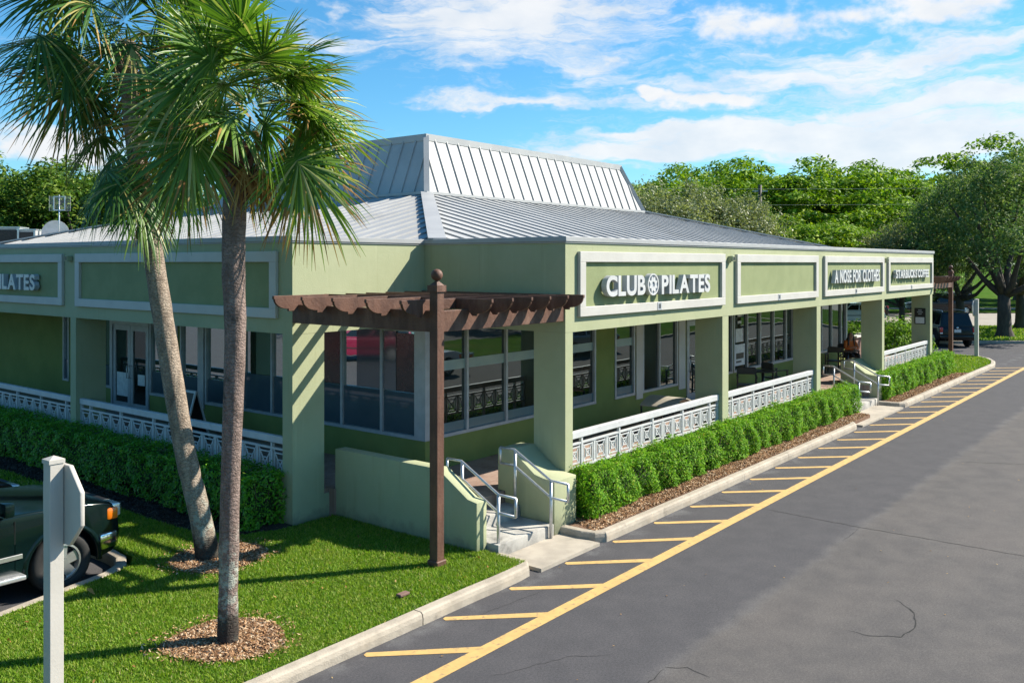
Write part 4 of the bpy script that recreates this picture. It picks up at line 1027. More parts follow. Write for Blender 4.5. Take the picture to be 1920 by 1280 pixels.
def chips(poly, n, z, mat, name, size=.05, mask=None):
    P = np.array(poly); lo = P.min(0); hi = P.max(0); Q = lo+(hi-lo)*rg.random((n, 2)); Q = Q[inside(Q, poly)]
    C = np.column_stack([Q, z+rg.random(len(Q))*.022]); V = leaf_quads(rg, C, np.tile([0, 0, 1.], (len(C), 1)), size, .30, .45)
    V[:, 2] = np.maximum(V[:, 2], z-.002)
    o = np_mesh(name, V, 4, mat); tag(o, kind='stuff'); return o
chips(RING1, 11000, .163, 'mulch_chip', 'bark_chips', .05); chips(RING2, 9000, .163, 'mulch_chip', 'bark_chips', .05)
for RG in (RING1, RING2):
    c_ = np.mean(RG, 0); chips([tuple((np.array(q)-c_)*1.28+c_) for q in RG], 1100, .185, 'mulch_chip', 'bark_chips', .045)
chips([(2.75, -.78), (16.8, -.78), (17.1, -.1), (3.1, -.1)], 26000, .145, 'mulch_chip', 'bark_chips', .055)
chips([(19.8, -.78), (29, -.78), (28.8, -.1), (20.0, -.1)], 11000, .145, 'mulch_chip', 'bark_chips', .06)
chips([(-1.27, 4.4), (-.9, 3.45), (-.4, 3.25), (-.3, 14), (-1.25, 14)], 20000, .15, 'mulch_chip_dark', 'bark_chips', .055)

# grass
def grass(poly, dens, h, name, holes=(), box=None, wid=.0075, z=.15):
    P = np.array(poly); lo = P.min(0); hi = P.max(0)
    if box: lo = np.maximum(lo, box[:2]); hi = np.minimum(hi, box[2:])
    n = int((hi-lo)[0]*(hi-lo)[1]*dens); Q = lo+(hi-lo)*rg.random((n, 2)); ok = inside(Q, poly)
    for hpoly in holes:
        c = np.mean(hpoly, 0); ok &= ~inside((Q-c)*1.10+c, hpoly)
    Q = Q[ok]; n = len(Q)
    a = rg.random(n)*6.283; lean = .25+.75*rg.random(n); b = rg.random(n)*6.283
    pat = .75+.35*np.sin(Q[:, 0]*2.1+np.sin(Q[:, 1]*1.7)*1.5)*np.sin(Q[:, 1]*2.6+Q[:, 0]*.6)
    H = h*(.45+1.0*rg.random(n)**1.5)*(.6+.6*pat)
    w = wid*(.7+.6*rg.random(n)); V = np.empty((n, 3, 3)); base = np.column_stack([Q, np.full(n, z-.004)])
    dx = np.column_stack([np.cos(a)*w, np.sin(a)*w, np.zeros(n)]); V[:, 0] = base-dx; V[:, 1] = base+dx
    V[:, 2] = base+np.column_stack([np.cos(b)*H*lean, np.sin(b)*H*lean, H*(1.1-.55*lean)])
    o = np_mesh(name, V.reshape(-1, 3), 3, 'grass_blade'); tag(o, 'green lawn grass', 'grass', kind='stuff'); return o
grass(LAWN, 7500, .042, 'lawn_grass', (RING1, RING2), (-6.5, -.82, .95, 6.5))
grass(LAWN, 900, .06, 'lawn_grass', (), (-2.5, 6.5, -1.2, 14), wid=.016)
grass(LAWN2, 900, .06, 'lawn_grass', (), (28, -1, 37, 8), wid=.022)
grass(oblong(49.6, 61.3, 23.6, 40), 170, .10, 'lawn_grass', (), wid=.05, z=.14)

# dry leaves blown onto the lawn and paving
Q = np.array([-6, -.8])+np.array([6.8, 4.5])*rg.random((150, 2)); Q = Q[inside(Q, LAWN)]
V = leaf_quads(rg, np.column_stack([Q, np.full(len(Q), .195)]), np.tile([0, 0, 1.], (len(Q), 1)), .05, .45, .5, .1); o = np_mesh('dry_leaves', V, 4, 'leaf_palm_dead'); tag(o, kind='stuff')
Q = np.array([-3, -8.])+np.array([22, 7.3])*rg.random((70, 2)); V = leaf_quads(rg, np.column_stack([Q, np.full(len(Q), .012)]), np.tile([0, 0, 1.], (len(Q), 1)), .035, .5, .25, .1); o = np_mesh('dry_leaves', V, 4, 'leaf_palm_dead'); tag(o, kind='stuff')
# hedges
def hedge(label, x0, x1, y0, y1, z0, z1, dens, seed, mat='leaf_hedge', leaf=.055, group='clipped hedges below the railings', lump=.10):
    r = np.random.default_rng(seed)
    t = thing('hedge', label, 'hedge', ((x0+x1)/2, (y0+y1)/2, z0), group=group); o = np.array(t.location)
    lx, ly, lz = x1-x0, y1-y0, z1-z0; area = 2*(lx+ly)*lz+lx*ly; n = int(area*dens)
    lo = np.array([x0, y0, z0]); sz = np.array([lx, ly, lz])
    # surface shell points
    fa = np.array([ly*lz, ly*lz, lx*lz, lx*lz, lx*ly*1.25]); f = r.choice(5, n, p=fa/fa.sum()); uv = r.random((n, 3)); nr = np.zeros((n, 3))
    for k, (ax, s) in enumerate(((0, 0), (0, 1), (1, 0), (1, 1), (2, 1))):
        q = f == k; uv[q, ax] = s; nr[q, ax] = 1 if s else -1
    P = lo+uv*sz
    ph = r.random(8)*6.28
    A = P[:, 0]+P[:, 1]; B = P[:, 0]-P[:, 1]
    bump = (np.sin(A*5.3+ph[0])*np.sin(P[:, 2]*6.1+ph[1]+B*1.7)+.7*np.sin(B*9.7+ph[2]+P[:, 2]*5)+.7*np.sin(A*2.3+ph[3])+.6*np.sin(P[:, 2]*13+A*11+ph[4]))/2.2
    dep = np.abs(r.normal(size=n))*.055
    low = np.clip((P[:, 2]-z0)/(lz*.35), 0, 1)
    P = P+nr*((bump*lump-dep+.01)[:, None])-nr*((1-low)*.10)[:, None]
    P += r.normal(size=P.shape)*.018; P[:, 2] = np.maximum(P[:, 2], z0+.05)
    lean = nr+np.array([0, 0, .55])
    V = leaf_quads(r, P, lean, leaf, .42, .55, .05)
    # sprigs sticking out of the top and faces
    k = int(n*.10); idx = r.choice(n, k); C = P[idx]+(nr[idx]+np.array([0, 0, .4]))*(r.random((k, 1))*.07)
    V = np.concatenate([V, leaf_quads(r, C, lean[idx], leaf*.95, .35, .9)])
    np_mesh('foliage', V-o, 4, mat, t)
    # twiggy inside
    m = MB()
    ns = max(3, int(lx/.45) if lx > ly else int(ly/.45))
    for i in range(ns):
        u = (i+.5)/ns; cx = x0+lx*(u if lx > ly else .5); cy = y0+ly*(.5 if lx > ly else u)
        for j in range(4):
            a = r.random()*6.28; m.tube([(cx, cy, z0-.02), (cx+math.cos(a)*.12, cy+math.sin(a)*.12, z0+lz*.4), (cx+math.cos(a)*.24, cy+math.sin(a)*.24, z0+lz*.85)], [.014, .010, .005], 5)
    m.build('stems', 'bark_far', t)
    c = MB(); s = .14; c.box(x0+s, x1-s, y0+s, y1-s, z0+.22, z1-.13); c.build('dark_filler', 'hedge_shade_fill', t)  # added solid box, dark colour stands in for the hedge's shaded inside
    return t
pm('hedge_shade_fill', (.012, .030, .006), (.02, .045, .008), 9, 5, .95)  # shade deep between the leaves put into a near-black green
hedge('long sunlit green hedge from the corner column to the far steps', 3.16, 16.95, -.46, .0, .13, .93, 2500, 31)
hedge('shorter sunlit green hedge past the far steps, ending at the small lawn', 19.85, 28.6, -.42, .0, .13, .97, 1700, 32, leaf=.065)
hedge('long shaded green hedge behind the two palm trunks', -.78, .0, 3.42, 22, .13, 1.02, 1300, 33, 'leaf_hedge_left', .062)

# ------------------------------------------------------------------ trees
def tree_proto(name, kind, seed, h, cr, mat, bark, trunk_h, tr, nclump, per, leaf, flat=.4, csize=.8, up=0.0, spike=0.0):
    r = np.random.default_rng(seed)
    t = thing(name, None, None, (0, 0, 0))
    ch = h-trunk_h*.75; cz = trunk_h*.75+ch*.5
    # clump centres in the crown volume, denser near its surface
    d = rand_dirs(r, nclump); d[:, 2] = np.where(d[:, 2] < -.55, -d[:, 2], d[:, 2]); rad = .45+.55*r.random(nclump)**.5
    wob = 1+.16*np.sin(3*np.arctan2(d[:, 1], d[:, 0])+seed)+.10*np.sin(5*np.arctan2(d[:, 1], d[:, 0])+2*seed)
    C = d*rad[:, None]*np.array([cr, cr, ch*.5])*wob[:, None]+np.array([0, 0, cz])
    V = []
    for c in C:
        s = csize*(.6+.8*r.random()); n = int(per*(.6+.8*r.random()))
        q = rand_dirs(r, n)*(r.random(n)**.4)[:, None]*np.array([s, s, s*flat])
        if flat < .6: q[:, 2] -= .28*(q[:, 0]**2+q[:, 1]**2)/s   # umbrella sag
        nr = q/np.linalg.norm(q, axis=1)[:, None]*.6+np.array([0, 0, up+.6])
        V.append(leaf_quads(r, c+q, nr, leaf, .5, .6, .05))
        if spike:
            k = int(n*.35); a = rand_dirs(r, k)*s*.9; a[:, 2] = np.abs(a[:, 2])*1.5
            V.append(leaf_quads(r, c+a, a, leaf*.8, .4, .9))
    np_mesh('crown', np.concatenate(V), 4, mat, t)
    m = MB(); fork = trunk_h
    m.tube([(0, 0, -.3), (0, 0, .05), (.03, 0, .5), (.0, .05, fork*.6), (.04, .03, fork)], [tr*1.9, tr*1.55, tr*1.1, tr, tr*.9], 12)
    for i in range(7):
        c = C[r.integers(len(C))]; a = np.array([.02, .03, fork-.1-.12*i*0]); mid = a+(c-a)*.5+np.array([0, 0, -.05*h]); mid[:2] = a[:2]+(c-a)[:2]*.42
        m.tube([a, (a+mid)/2+r.normal(size=3)*.08, mid, (mid+c)/2+r.normal(size=3)*.15, c], [tr*.62, tr*.5, tr*.38, tr*.24, tr*.08], 8)
    m.build('trunk', bark, t, world=False, smooth=True)
    return t
PROTO = {}
PROTO['flat'] = [tree_proto('tree', 'flat', 40+i, 10, 6.0, 'leaf_tree_bright', 'bark_far', 3.0, .30, 165, 130, .29, .30, 1.15, .4) for i in range(3)]
PROTO['round'] = [tree_proto('tree', 'round', 50+i, 10, 4.6, 'leaf_tree_round', 'bark_far', 2.4, .26, 130, 150, .27, .75, .95, .2) for i in range(2)]
PROTO['silver'] = [tree_proto('tree', 'silver', 60+i, 8, 3.6, 'leaf_silver', 'bark_far', 2.0, .22, 240, 75, .19, .95, .6, .2, spike=1) for i in range(2)]
PROTO['oak'] = [tree_proto('tree', 'oak', 70+i, 10, 5.2, 'leaf_oak', 'bark_oak', 2.5, .36, 260, 75, .20, .75, .66, .1, spike=1) for i in range(2)]
BASEH = dict(flat=10, round=10, silver=8, oak=10); USED = set()
def plant(kind, i, u, d, top_v, label, wide=1.0, group=None, rot=None, topz=None):
    p = PROTO[kind][i]; key = (kind, i)
    o = p if key not in USED else copy_tree(p); USED.add(key)
    x, y = at(u, d); h = (CAM[2]+(493.5-top_v)*d/1689)*.955 if topz is None else topz; s = h/BASEH[kind]
    o.location = (x, y, 0.05); o.scale = (s*wide, s*wide, s); o.rotation_euler = (0, 0, rot if rot is not None else rg.random()*6.28)
    o.name = {'flat': 'canopy_tree', 'round': 'broadleaf_tree', 'silver': 'silver_tree', 'oak': 'oak_tree'}[kind]
    tag(o, label, 'tree', group); return o
GB = 'bright green canopy trees behind the building'
far = [(1190, 86, 335, 1.0), (1275, 80, 318, 1.0), (1350, 88, 302, 1.0), (1425, 78, 312, 1.05), (1500, 72, 300, 1.15), (1580, 84, 305, 1.0), (1650, 78, 312, 1.0), (1735, 88, 318, 1.0), (1120, 92, 345, 1.0), (1815, 110, 335, 1.0), (1915, 105, 252, 1.1), (1990, 92, 300, 1.1)]
FL = ['bright green canopy tree just right of the mansard roof', 'bright green canopy tree behind the three silvery trees', 'canopy tree whose level top rises above the silvery trees', 'canopy tree behind the utility pole', 'big fresh green canopy tree with a visible pale fork, tallest of the middle row',
      'canopy tree above the blank framed panel', 'canopy tree with open flat top over the four-word sign', 'olive-topped canopy tree left of the big oak', 'canopy tree mostly hidden by the mansard roof', 'distant canopy tree seen between the oak crowns', 'tall canopy tree rising above the oak at the right picture edge', 'canopy tree at the right picture edge, lower than its tall neighbour']
for k, (u, d, v, w) in enumerate(far): plant('flat', k % 3, u, d, v, FL[k], w, GB)
# lower storey under them
plant('flat', 1, 1455, 62, 400, 'low bright green tree under the tall canopy, left of the pole foot', 1.3, GB); plant('flat', 2, 1570, 64, 415, 'low spreading green tree behind the parapet, right of centre', 1.35, GB); plant('flat', 0, 1640, 68, 380, 'bushy green tree filling the gap before the oak', 1.1, GB)
GS = 'silver-green trees behind the roof'
plant('silver', 0, 1245, 50, 352, 'silver-green tree touching the right end of the mansard roof', 1.0, GS); plant('silver', 1, 1322, 52, 362, 'silver-green tree in the middle of three behind the low roof', .95, GS); plant('silver', 0, 1385, 54, 380, 'silver-green tree with spiky twigs, rightmost of three behind the low roof', .9, GS); plant('silver', 1, 1690, 58, 425, 'grey-green tree behind the far pergola', 1.0, GS)
GO = 'dark oaks on the street lawn'
plant('oak', 0, 1884, 52.2, 292, 'large dark oak with a thick leaning trunk on the street lawn', 1.0, GO, rot=1.0); plant('oak', 1, 1800, 57, 352, 'dark oak whose crown hangs over the far pergola', .82, GO, rot=2.2); plant('oak', 1, 1913, 59, 320, 'dark oak with a thin straight trunk at the right picture edge', .85, GO, rot=4.0)
plant('oak', 0, 1740, 66, 425, 'smaller dark oak directly behind the far end of the parapet', .9, GO, rot=5.0)
GL = 'round-headed trees behind the left wing'
LL = ['round green tree at the left picture edge, behind the roof air conditioners', 'round green tree behind the satellite dish', 'tall round green tree left of the leaning palm', 'round green tree just behind the leaning palm crown', 'round green tree between the two palm trunks', 'low round tree hidden behind the near palm crown', 'farther round green tree at the left picture edge', 'farther round green tree behind the roof aerial', 'round green tree seen through the palm leaves']
for k, (u, d, v, w) in enumerate(((5, 56, 325, 1.0), (85, 60, 322, 1.0), (165, 56, 308, 1.05), (240, 64, 318, 1.0), (330, 58, 350, 1.0), (420, 62, 372, 1.0), (-60, 66, 300, 1.1), (120, 76, 316, 1.1), (290, 78, 335, 1.1))): plant('round', k % 2, u, d, v, LL[k], w, GL)
# trees standing across the drive and the side lot, seen in the window glass
for k, (x, y) in enumerate(((14, -24), (26, -23), (40, -25), (-20, 34), (-32, 20), (-26, 8))):
    p = copy_tree(PROTO['round'][k % 2]); p.location = (x, y, 0); p.scale = (.8, .8, .7); p.rotation_euler = (0, 0, k); tag(p, ['green tree across the drive, reflected in the corner glass', 'green tree across the drive, reflected in the middle windows', 'green tree across the drive, reflected in the far windows', 'green tree beyond the side car park, farthest from the camera', 'green tree beyond the side car park, in its middle', 'green tree beyond the side car park, nearest the camera'][k], 'tree', 'trees round the car parks')

# leafy shrubs and planter past the end of the porch
def bush(label, cx, cy, rx, ry, h, n, seed, leaf=.14, z=.1):
    r = np.random.default_rng(seed); t = thing('shrub', label, 'shrub', (cx, cy, z), group='leafy shrubs past the porch end')
    d = rand_dirs(r, n); d[:, 2] = np.abs(d[:, 2]); P = d*np.array([rx, ry, h])*(.82+.2*r.random((n, 1))+.10*np.sin(d[:, :1]*9+d[:, 1:2]*7+seed))
    np_mesh('foliage', leaf_quads(r, P, d+np.array([0, 0, .5]), leaf, .5, .55, .06), 4, 'leaf_shrub', t)
    m = MB(); m.sphere((0, 0, .02), .07, 8, 6)
    for i in range(7):
        a = i*.9; m.tube([(0, 0, 0), (math.cos(a)*rx*.3, math.sin(a)*ry*.3, h*.4), (math.cos(a)*rx*.6, math.sin(a)*ry*.6, h*.8)], [.03, .02, .008], 5)
    m.build('stems', 'bark_far', t, world=False); return t
x, y = at(1672, 38.5); bush('bright leafy shrub seen between the two farthest columns, left one', x, y, 1.3, 1.3, 1.9, 2600, 81)
x, y = at(1700, 39.5); bush('bright leafy shrub seen between the two farthest columns, right one', x, y, 1.2, 1.2, 1.85, 2400, 82)
x, y = at(1602, 37.0); t = thing('stone_planter', 'dark brick planter with a pale cap, behind the seated woman', 'planter', (x, y, .55))
MB().box(x-1.0, x+1.0, y-.35, y+.35, .1, 1.42).build('planter_wall', 'brick_red', t); MB().box(x-1.08, x+1.08, y-.43, y+.43, 1.421, 1.50).build('planter_cap', 'stone_cap', t, bevel=.01, seg=1)
bush('small leafy shrub growing in the brick planter', x, y, .9, .35, .45, 500, 83, .11, z=1.45)
x, y = at(1604, 46); bush('low green hedge plant in front of the white car', x, y, 2.2, 1.0, 1.35, 1600, 84, .16)

# utility pole and wires above the roof edge
x, y = at(1425, 60); t = thing('utility_pole', 'grey utility pole with two wires among the trees', 'utility pole', (x, y, 0))
MB().tube([(x, y, 0), (x, y, 9.6)], [.16, .12], 10).build('pole', 'grille_dark', t, smooth=True)
MB().bar((x-.5*Rv[0], y-.5*Rv[1], 9.2), (x+.5*Rv[0], y+.5*Rv[1], 9.2), .08, .08).build('crossarm', 'hvac_grey', t)
for k, z in ((-.4, 9.3), (.4, 8.3)):
    pts = []
    for i in range(-12, 13):
        l = i*3.0; pts.append((x+Rv[0]*l+k*Fv[0], y+Rv[1]*l+k*Fv[1], z+.0016*l*l*.3))
    MB().tube(pts, .006, 5).build('wire', 'hvac_grey', t)

# ================================================================== VEHICLES
def vehicle(label, cat, loc, heading, paint, L=4.6, Wd=1.80, H=1.76, belt=1.06, hood=1.02, wheel=.37, kind='suv', group='parked cars', steps_=False, flares=False, rack=False, plate=False, cowl=.78, name='parked_car'):
    t = thing(name, label, cat, (*loc, 0), heading, group); lc = dict(parent=t, world=False)
    hx = L/2; fx, rx = hx-.83, -hx+.85; w2 = Wd/2; zb = .34 if kind == 'suv' else .24
    ar = wheel+.075
    # lower body outline (side view) with wheel arches
    pts = [(hx-.02, .46), (hx, .62), (hx-.015, .80), (hx-.06, hood-.13), (hx-.16, hood-.05), (hx-.5, hood), (cowl+.25, belt-.005), (cowl, belt), (-hx+.12, belt+.01), (-hx+.03, belt-.12), (-hx, .72), (-hx+.01, .5), (-hx+.1, zb+.04)]
    def arch(cx):
        a0 = math.asin(max(-1, (zb-wheel)/ar)); r = []
        for i in range(13):
            a = math.pi-a0+(a0-(math.pi-a0))*i/12; r.append((cx+ar*math.cos(a), wheel+ar*math.sin(a)))
        return r
    pts += arch(rx)+arch(fx)+[(hx-.12, zb+.04)]
    n = len(pts); m = MB(); vs = []
    cz = .72
    layers = [(-w2+.0, .93), (-w2+.03, 1.0), (w2-.03, 1.0), (w2, .93)]
    def shrink(p, k): return (p[0]*(1-(1-k)*.12), p[1]+(cz-p[1])*(1-k)*(.55 if p[1] > .6 else .15))
    # plan taper towards nose and tail
    def yy(x, y): 
        k = 1.0
        if x > hx-.7: k -= .10*((x-(hx-.7))/.7)**2
        if x < -hx+.5: k -= .06*(((-hx+.5)-x)/.5)**2
        return y*k
    for (y, k) in layers:
        for p in pts:
            q = shrink(p, k); vs.append((q[0], yy(q[0], y), q[1]))
    fs = [tuple(range(n)), tuple(3*n+i for i in range(n))]
    for l in range(3):
        for i in range(n): fs.append((l*n+i, l*n+(i+1) % n, (l+1)*n+(i+1) % n, (l+1)*n+i))
    body = m.add(vs, fs).build('body', paint, bevel=.018, seg=2, **lc)
    # greenhouse
    tb, tt = .87, .70
    xr0, xr1 = -hx+.10, cowl+.05
    if kind == 'suv': xt0, xt1 = -hx+.32, cowl-.72
    else: xt0, xt1 = -hx+1.0, cowl-.75
    zt = H
    def g(x, z, s, out=0.0):
        f = (z-belt)/(zt-belt); return (x, s*((w2*tb)*(1-f)+(w2*tt)*f+out), z)
    base = [(xr0, belt-.01), (xr1, belt-.01)]; top = [(xt1, zt-.02), (xt0, zt)]
    G = MB(); V = [g(xr0, belt-.01, -1), g(xr1, belt-.01, -1), g(xt1, zt-.03, -1), g((xt0+xt1)/2, zt+.02, -1), g(xt0, zt, -1), g(xr0, belt-.01, 1), g(xr1, belt-.01, 1), g(xt1, zt-.03, 1), g((xt0+xt1)/2, zt+.02, 1), g(xt0, zt, 1)]
    G.add(V, [(0, 1, 2, 3, 4), (5, 9, 8, 7, 6), (1, 6, 7, 2), (2, 7, 8, 3), (3, 8, 9, 4), (4, 9, 5, 0), (0, 5, 6, 1)])
    cab = G.build('cabin', paint, bevel=.035, seg=3, **lc)
    # glass, set 4 mm proud
    def lerp(a, b, f): return tuple(a[i]+(b[i]-a[i])*f for i in range(3))
    def glass(P, name):
        P = [Vector(p) for p in P]; nn = (P[1]-P[0]).cross(P[3]-P[0]).normalized(); c = sum(P, Vector())/4
        if nn.dot(c-Vector((0, 0, belt))) < 0: nn = -nn
        MB().add([p+nn*.006 for p in P]+[p-nn*.004 for p in P], [(0, 1, 2, 3), (7, 6, 5, 4), (0, 4, 5, 1), (1, 5, 6, 2), (2, 6, 7, 3), (3, 7, 4, 0)]).build(name, 'car_glass', **lc)
    for s in (-1, 1):
        zl, zh = belt+.07, zt-.13
        def at_x(f, z):
            k = (z-belt)/(zt-belt); a = xr0+(xt0-xr0)*k; b = xr1+(xt1-xr1)*k; return g(a+(b-a)*f, z, s)
        cuts = [(.05, .27), (.30, .59), (.62, .92)] if kind == 'suv' else [(.28, .57), (.60, .92)]
        for a, b in cuts: glass([at_x(a, zl), at_x(b, zl), at_x(b, zh), at_x(a, zh)], 'side_window')
    k0, k1 = .10, .86
    def fr(f, sgn): 
        x = xr1+(xt1-xr1)*f; z = belt+(zt-belt)*f; return g(x, z, sgn*.88)
    glass([fr(k0, -1), fr(k0, 1), fr(k1, 1), fr(k1, -1)], 'windscreen')
    def rr(f, sgn):
        x = xr0+(xt0-xr0)*f; z = belt+(zt-belt)*f; return g(x, z, sgn*.86)
    glass([rr(.12, -1), rr(.12, 1), rr(.85, 1), rr(.85, -1)], 'rear_window')
    # wheels
    for wx in (fx, rx):
        for s in (-1, 1):
            y = s*(w2-.13); tw = .115
            tyre = MB(); N = 28; prof = [(wheel*.62, -tw*.9), (wheel*.86, -tw), (wheel*.97, -tw*.8), (wheel, -tw*.45), (wheel, tw*.45), (wheel*.97, tw*.8), (wheel*.86, tw), (wheel*.62, tw*.9)]
            vs = []; fs = []
            for i in range(N):
                a = 2*math.pi*i/N
                for r, o in prof: vs.append((wx+r*math.cos(a), y+o, wheel+r*math.sin(a)))
            q = len(prof)
            for i in range(N):
                for j in range(q): fs.append((i*q+j, ((i+1) % N)*q+j, ((i+1) % N)*q+(j+1) % q, i*q+(j+1) % q))
            ty = tyre.add(vs, fs).build('wheel', 'rubber', smooth=True, **lc)
            R = MB(); yo = y+s*tw*.62; rr_ = wheel*.62
            # rim lip
            vs = []
            for i in range(N):
                a = 2*math.pi*i/N
                for r, o in ((rr_*1.03, .03), (rr_*.9, .035), (rr_*.86, -.05)): vs.append((wx+r*math.cos(a), yo+s*o, wheel+r*math.sin(a)))
            fs = []
            for i in range(N):
                for j in range(2): fs.append((i*3+j, ((i+1) % N)*3+j, ((i+1) % N)*3+j+1, i*3+j+1))
            R.add(vs, fs)
            for i in range(5):
                a = 2*math.pi*i/5+.3; e = []
                for (r, wd, o) in ((rr_*.18, .055, .028), (rr_*.92, .075, .012)):
                    for sg in (-1, 1):
                        for dp in (o, o-.035): e.append((wx+r*math.cos(a)-sg*wd*math.sin(a), yo+s*dp, wheel+r*math.sin(a)+sg*wd*math.cos(a)))
                R.add(e, [(0, 2, 6, 4), (1, 5, 7, 3), (0, 4, 5, 1), (2, 3, 7, 6), (4, 6, 7, 5)])
            R.tube([(wx, yo-s*.05, wheel), (wx, yo+s*.035, wheel)], rr_*.30, 16); R.tube([(wx, yo+s*.03, wheel), (wx, yo+s*.048, wheel)], rr_*.15, 12)
            rim = R.build('rim', 'alloy', parent=ty, world=False)
            B = MB(); B.tube([(wx, yo-s*.075, wheel), (wx, yo-s*.055, wheel)], rr_*.99, 24); B.build('brake_shadow', 'black_plastic', parent=ty, world=False)
    # fender flares
    if flares:
        for wx in (fx, rx):
            for s in (-1, 1):
                F = MB(); vs = []
                N = 16
                for i in range(N+1):
                    a = R_(-8)+R_(196)*i/N
                    for r, o in ((ar-.015, .0), (ar-.01, .045), (ar+.03, .05), (ar+.075, .0)): vs.append((wx+r*math.cos(a), s*(w2-.03+o), wheel+r*math.sin(a)))
                fs = [(i*4+j, (i+1)*4+j, (i+1)*4+j+1, i*4+j+1) for i in range(N) for j in range(3)]
                F.add(vs, fs).build('fender_flare', paint, smooth=True, **lc)
    # lamps, grille, bumpers
    for s in (-1, 1):
        y = s*(w2-.24)
        MB().box(hx-.17, hx+.002, y-.17, y+.17, hood-.27, hood-.09).build('headlight', 'lamp_clear', bevel=.02, **lc)
        MB().box(hx-.21, hx-.045, s*(w2-.10)-.06, s*(w2-.10)+.056, hood-.30, hood-.13).build('indicator', 'lamp_amber', bevel=.03, **lc)
        MB().box(-hx-.012, -hx+.16, s*(w2-.13)-.09, s*(w2-.13)+.06, .80, 1.06).build('tail_light', 'lamp_red', bevel=.015, **lc)
        MB().box(-hx-.015, -hx+.1, s*(w2-.13)-.085, s*(w2-.13)+.055, .72, .795).build('reversing_light', 'lamp_clear', bevel=.01, **lc)
        # mirror
        mm = MB().box(cowl-.22, cowl-.10, s*(w2+.02), s*(w2+.20), belt+.03, belt+.21) if s > 0 else MB().box(cowl-.22, cowl-.10, -w2-.20, -w2-.02, belt+.03, belt+.21)
        mm.bar((cowl-.16, s*(w2-.08), belt+.06), (cowl-.16, s*(w2+.06), belt+.09), .05, .05); mm.build('mirror', paint, bevel=.02, **lc)
        # door seams, handles and rub strip
        for xs in ((cowl-.02, -.38, -hx+1.28) if kind == 'suv' else (cowl-.05, -.45)):
            D = MB().box(xs-.004, xs+.004, s*(w2-.004)-.004, s*(w2-.004)+.006, zb+.12, belt-.08)
            D.build('door_seam', 'black_plastic', **lc)
        for xs in (-.18, -1.05): MB().box(xs-.10, xs+.10, s*(w2+.012)-.012, s*(w2+.012)+.012, belt-.19, belt-.155).build('door_handle', paint, bevel=.006, seg=1, **lc)
        MB().box(rx+ar+.08, fx-ar-.05, s*(w2+.004)-.012, s*(w2+.004)+.012, .60, .66).build('rub_strip', 'alloy' if steps_ else 'black_plastic', bevel=.005, seg=1, **lc)
        if steps_: MB().box(rx+ar+.02, fx-ar-.06, s*(w2+.05)-.10, s*(w2+.05)+.07, .36, .42).build('side_step', 'galvanized', bevel=.015, **lc)
    MB().box(hx-.10, hx+.012, -.46, .46, hood-.28, hood-.10).build('grille', 'black_plastic', bevel=.015, **lc)
    bp = MB(); P = [(hx-.55, -w2-.02), (hx-.06, -w2+.04), (hx+.10, -w2*.6), (hx+.14, 0), (hx+.10, w2*.6), (hx-.06, w2-.04), (hx-.55, w2+.02), (hx-.55, w2-.12), (hx-.14, w2-.2), (hx-.02, 0), (hx-.14, -w2+.2), (hx-.55, -w2+.12)]
    P = [(max(x, fx+ar+.02), y) for x, y in P]
    bp.prism(P, .44, .66).build('front_bumper', 'chrome' if steps_ else paint, bevel=.03, **lc)
    MB().box(-hx-.09, -hx+.08, -w2+.08, w2-.08, .44, .66).build('rear_bumper', paint, bevel=.04, **lc)
    if rack:
        for s in (-1, 1): MB().tube([(xt0+.1, s*w2*.62, zt+.02), (xt0+.2, s*w2*.62, zt+.09), (xt1-.2, s*w2*.62, zt+.09), (xt1-.1, s*w2*.62, zt+.0)], .02).build('roof_rail', 'galvanized', smooth=True, **lc)
    if plate: MB().box(-hx-.022, -hx+.0, -.17, .17, .80, .96).build('number_plate', 'plate_white', **lc); 
    if plate: MB().sphere((-hx-.0, 0, 1.10-.06), .05, sc=(.3, 1.2, 1)).build('badge', 'chrome', smooth=True, **lc)
    return t
pi = math.pi
vehicle('dark green four wheel drive with an amber corner lamp, parked behind the white sign post', 'car', (-5.0, 4.42), 0.0, 'paint_dark_green', L=4.55, Wd=1.78, H=1.80, belt=1.17, hood=1.12, wheel=.40, steps_=True, flares=True, cowl=.85)
vehicle('dark car at the left picture edge, only its nose showing beyond the green one', 'car', (-5.25, 7.2), 0.0, 'paint_black', L=4.7, Wd=1.78, H=1.5, belt=.98, hood=.98, wheel=.34, kind='car')
x, y = at(1762, 49.2); vehicle('black sport utility car seen from behind, by the far pergola post', 'car', (x, y), R_(34), 'paint_black', L=4.7, Wd=1.92, H=1.82, belt=1.10, wheel=.39, rack=True, plate=True)
x, y = at(1762, 77.0); vehicle('navy estate car side-on in the pale street beyond the black one', 'car', (x, y), YAW+R_(90), 'paint_navy', L=5.2, Wd=2.0, H=1.85, belt=1.1, hood=1.08, wheel=.40, rack=True)
x, y = at(1592, 66); vehicle('white car glimpsed between the glass corner and the fourth column', 'car', (x, y), YAW+R_(90), 'paint_white', L=4.6, Wd=1.8, H=1.5, belt=.95, hood=.95, wheel=.33, kind='car')
x, y = at(1684, 72); vehicle('dark car just left of the last column, in the pale street', 'car', (x-2.2, y+2.6), YAW+R_(90), 'paint_black', L=4.5, Wd=1.8, H=1.5, belt=.95, hood=.95, wheel=.33, kind='car')
vehicle('magenta car parked across the side lot, mirrored in the corner glass', 'car', (-13.5, 22.0), R_(55), 'paint_magenta', L=4.5, H=1.72, wheel=.36)
vehicle('silver car parked across the drive, mirrored in the window by the door', 'car', (27, -10.2), R_(8), 'paint_silver', L=4.6, H=1.5, belt=.95, hood=.95, wheel=.33, kind='car')
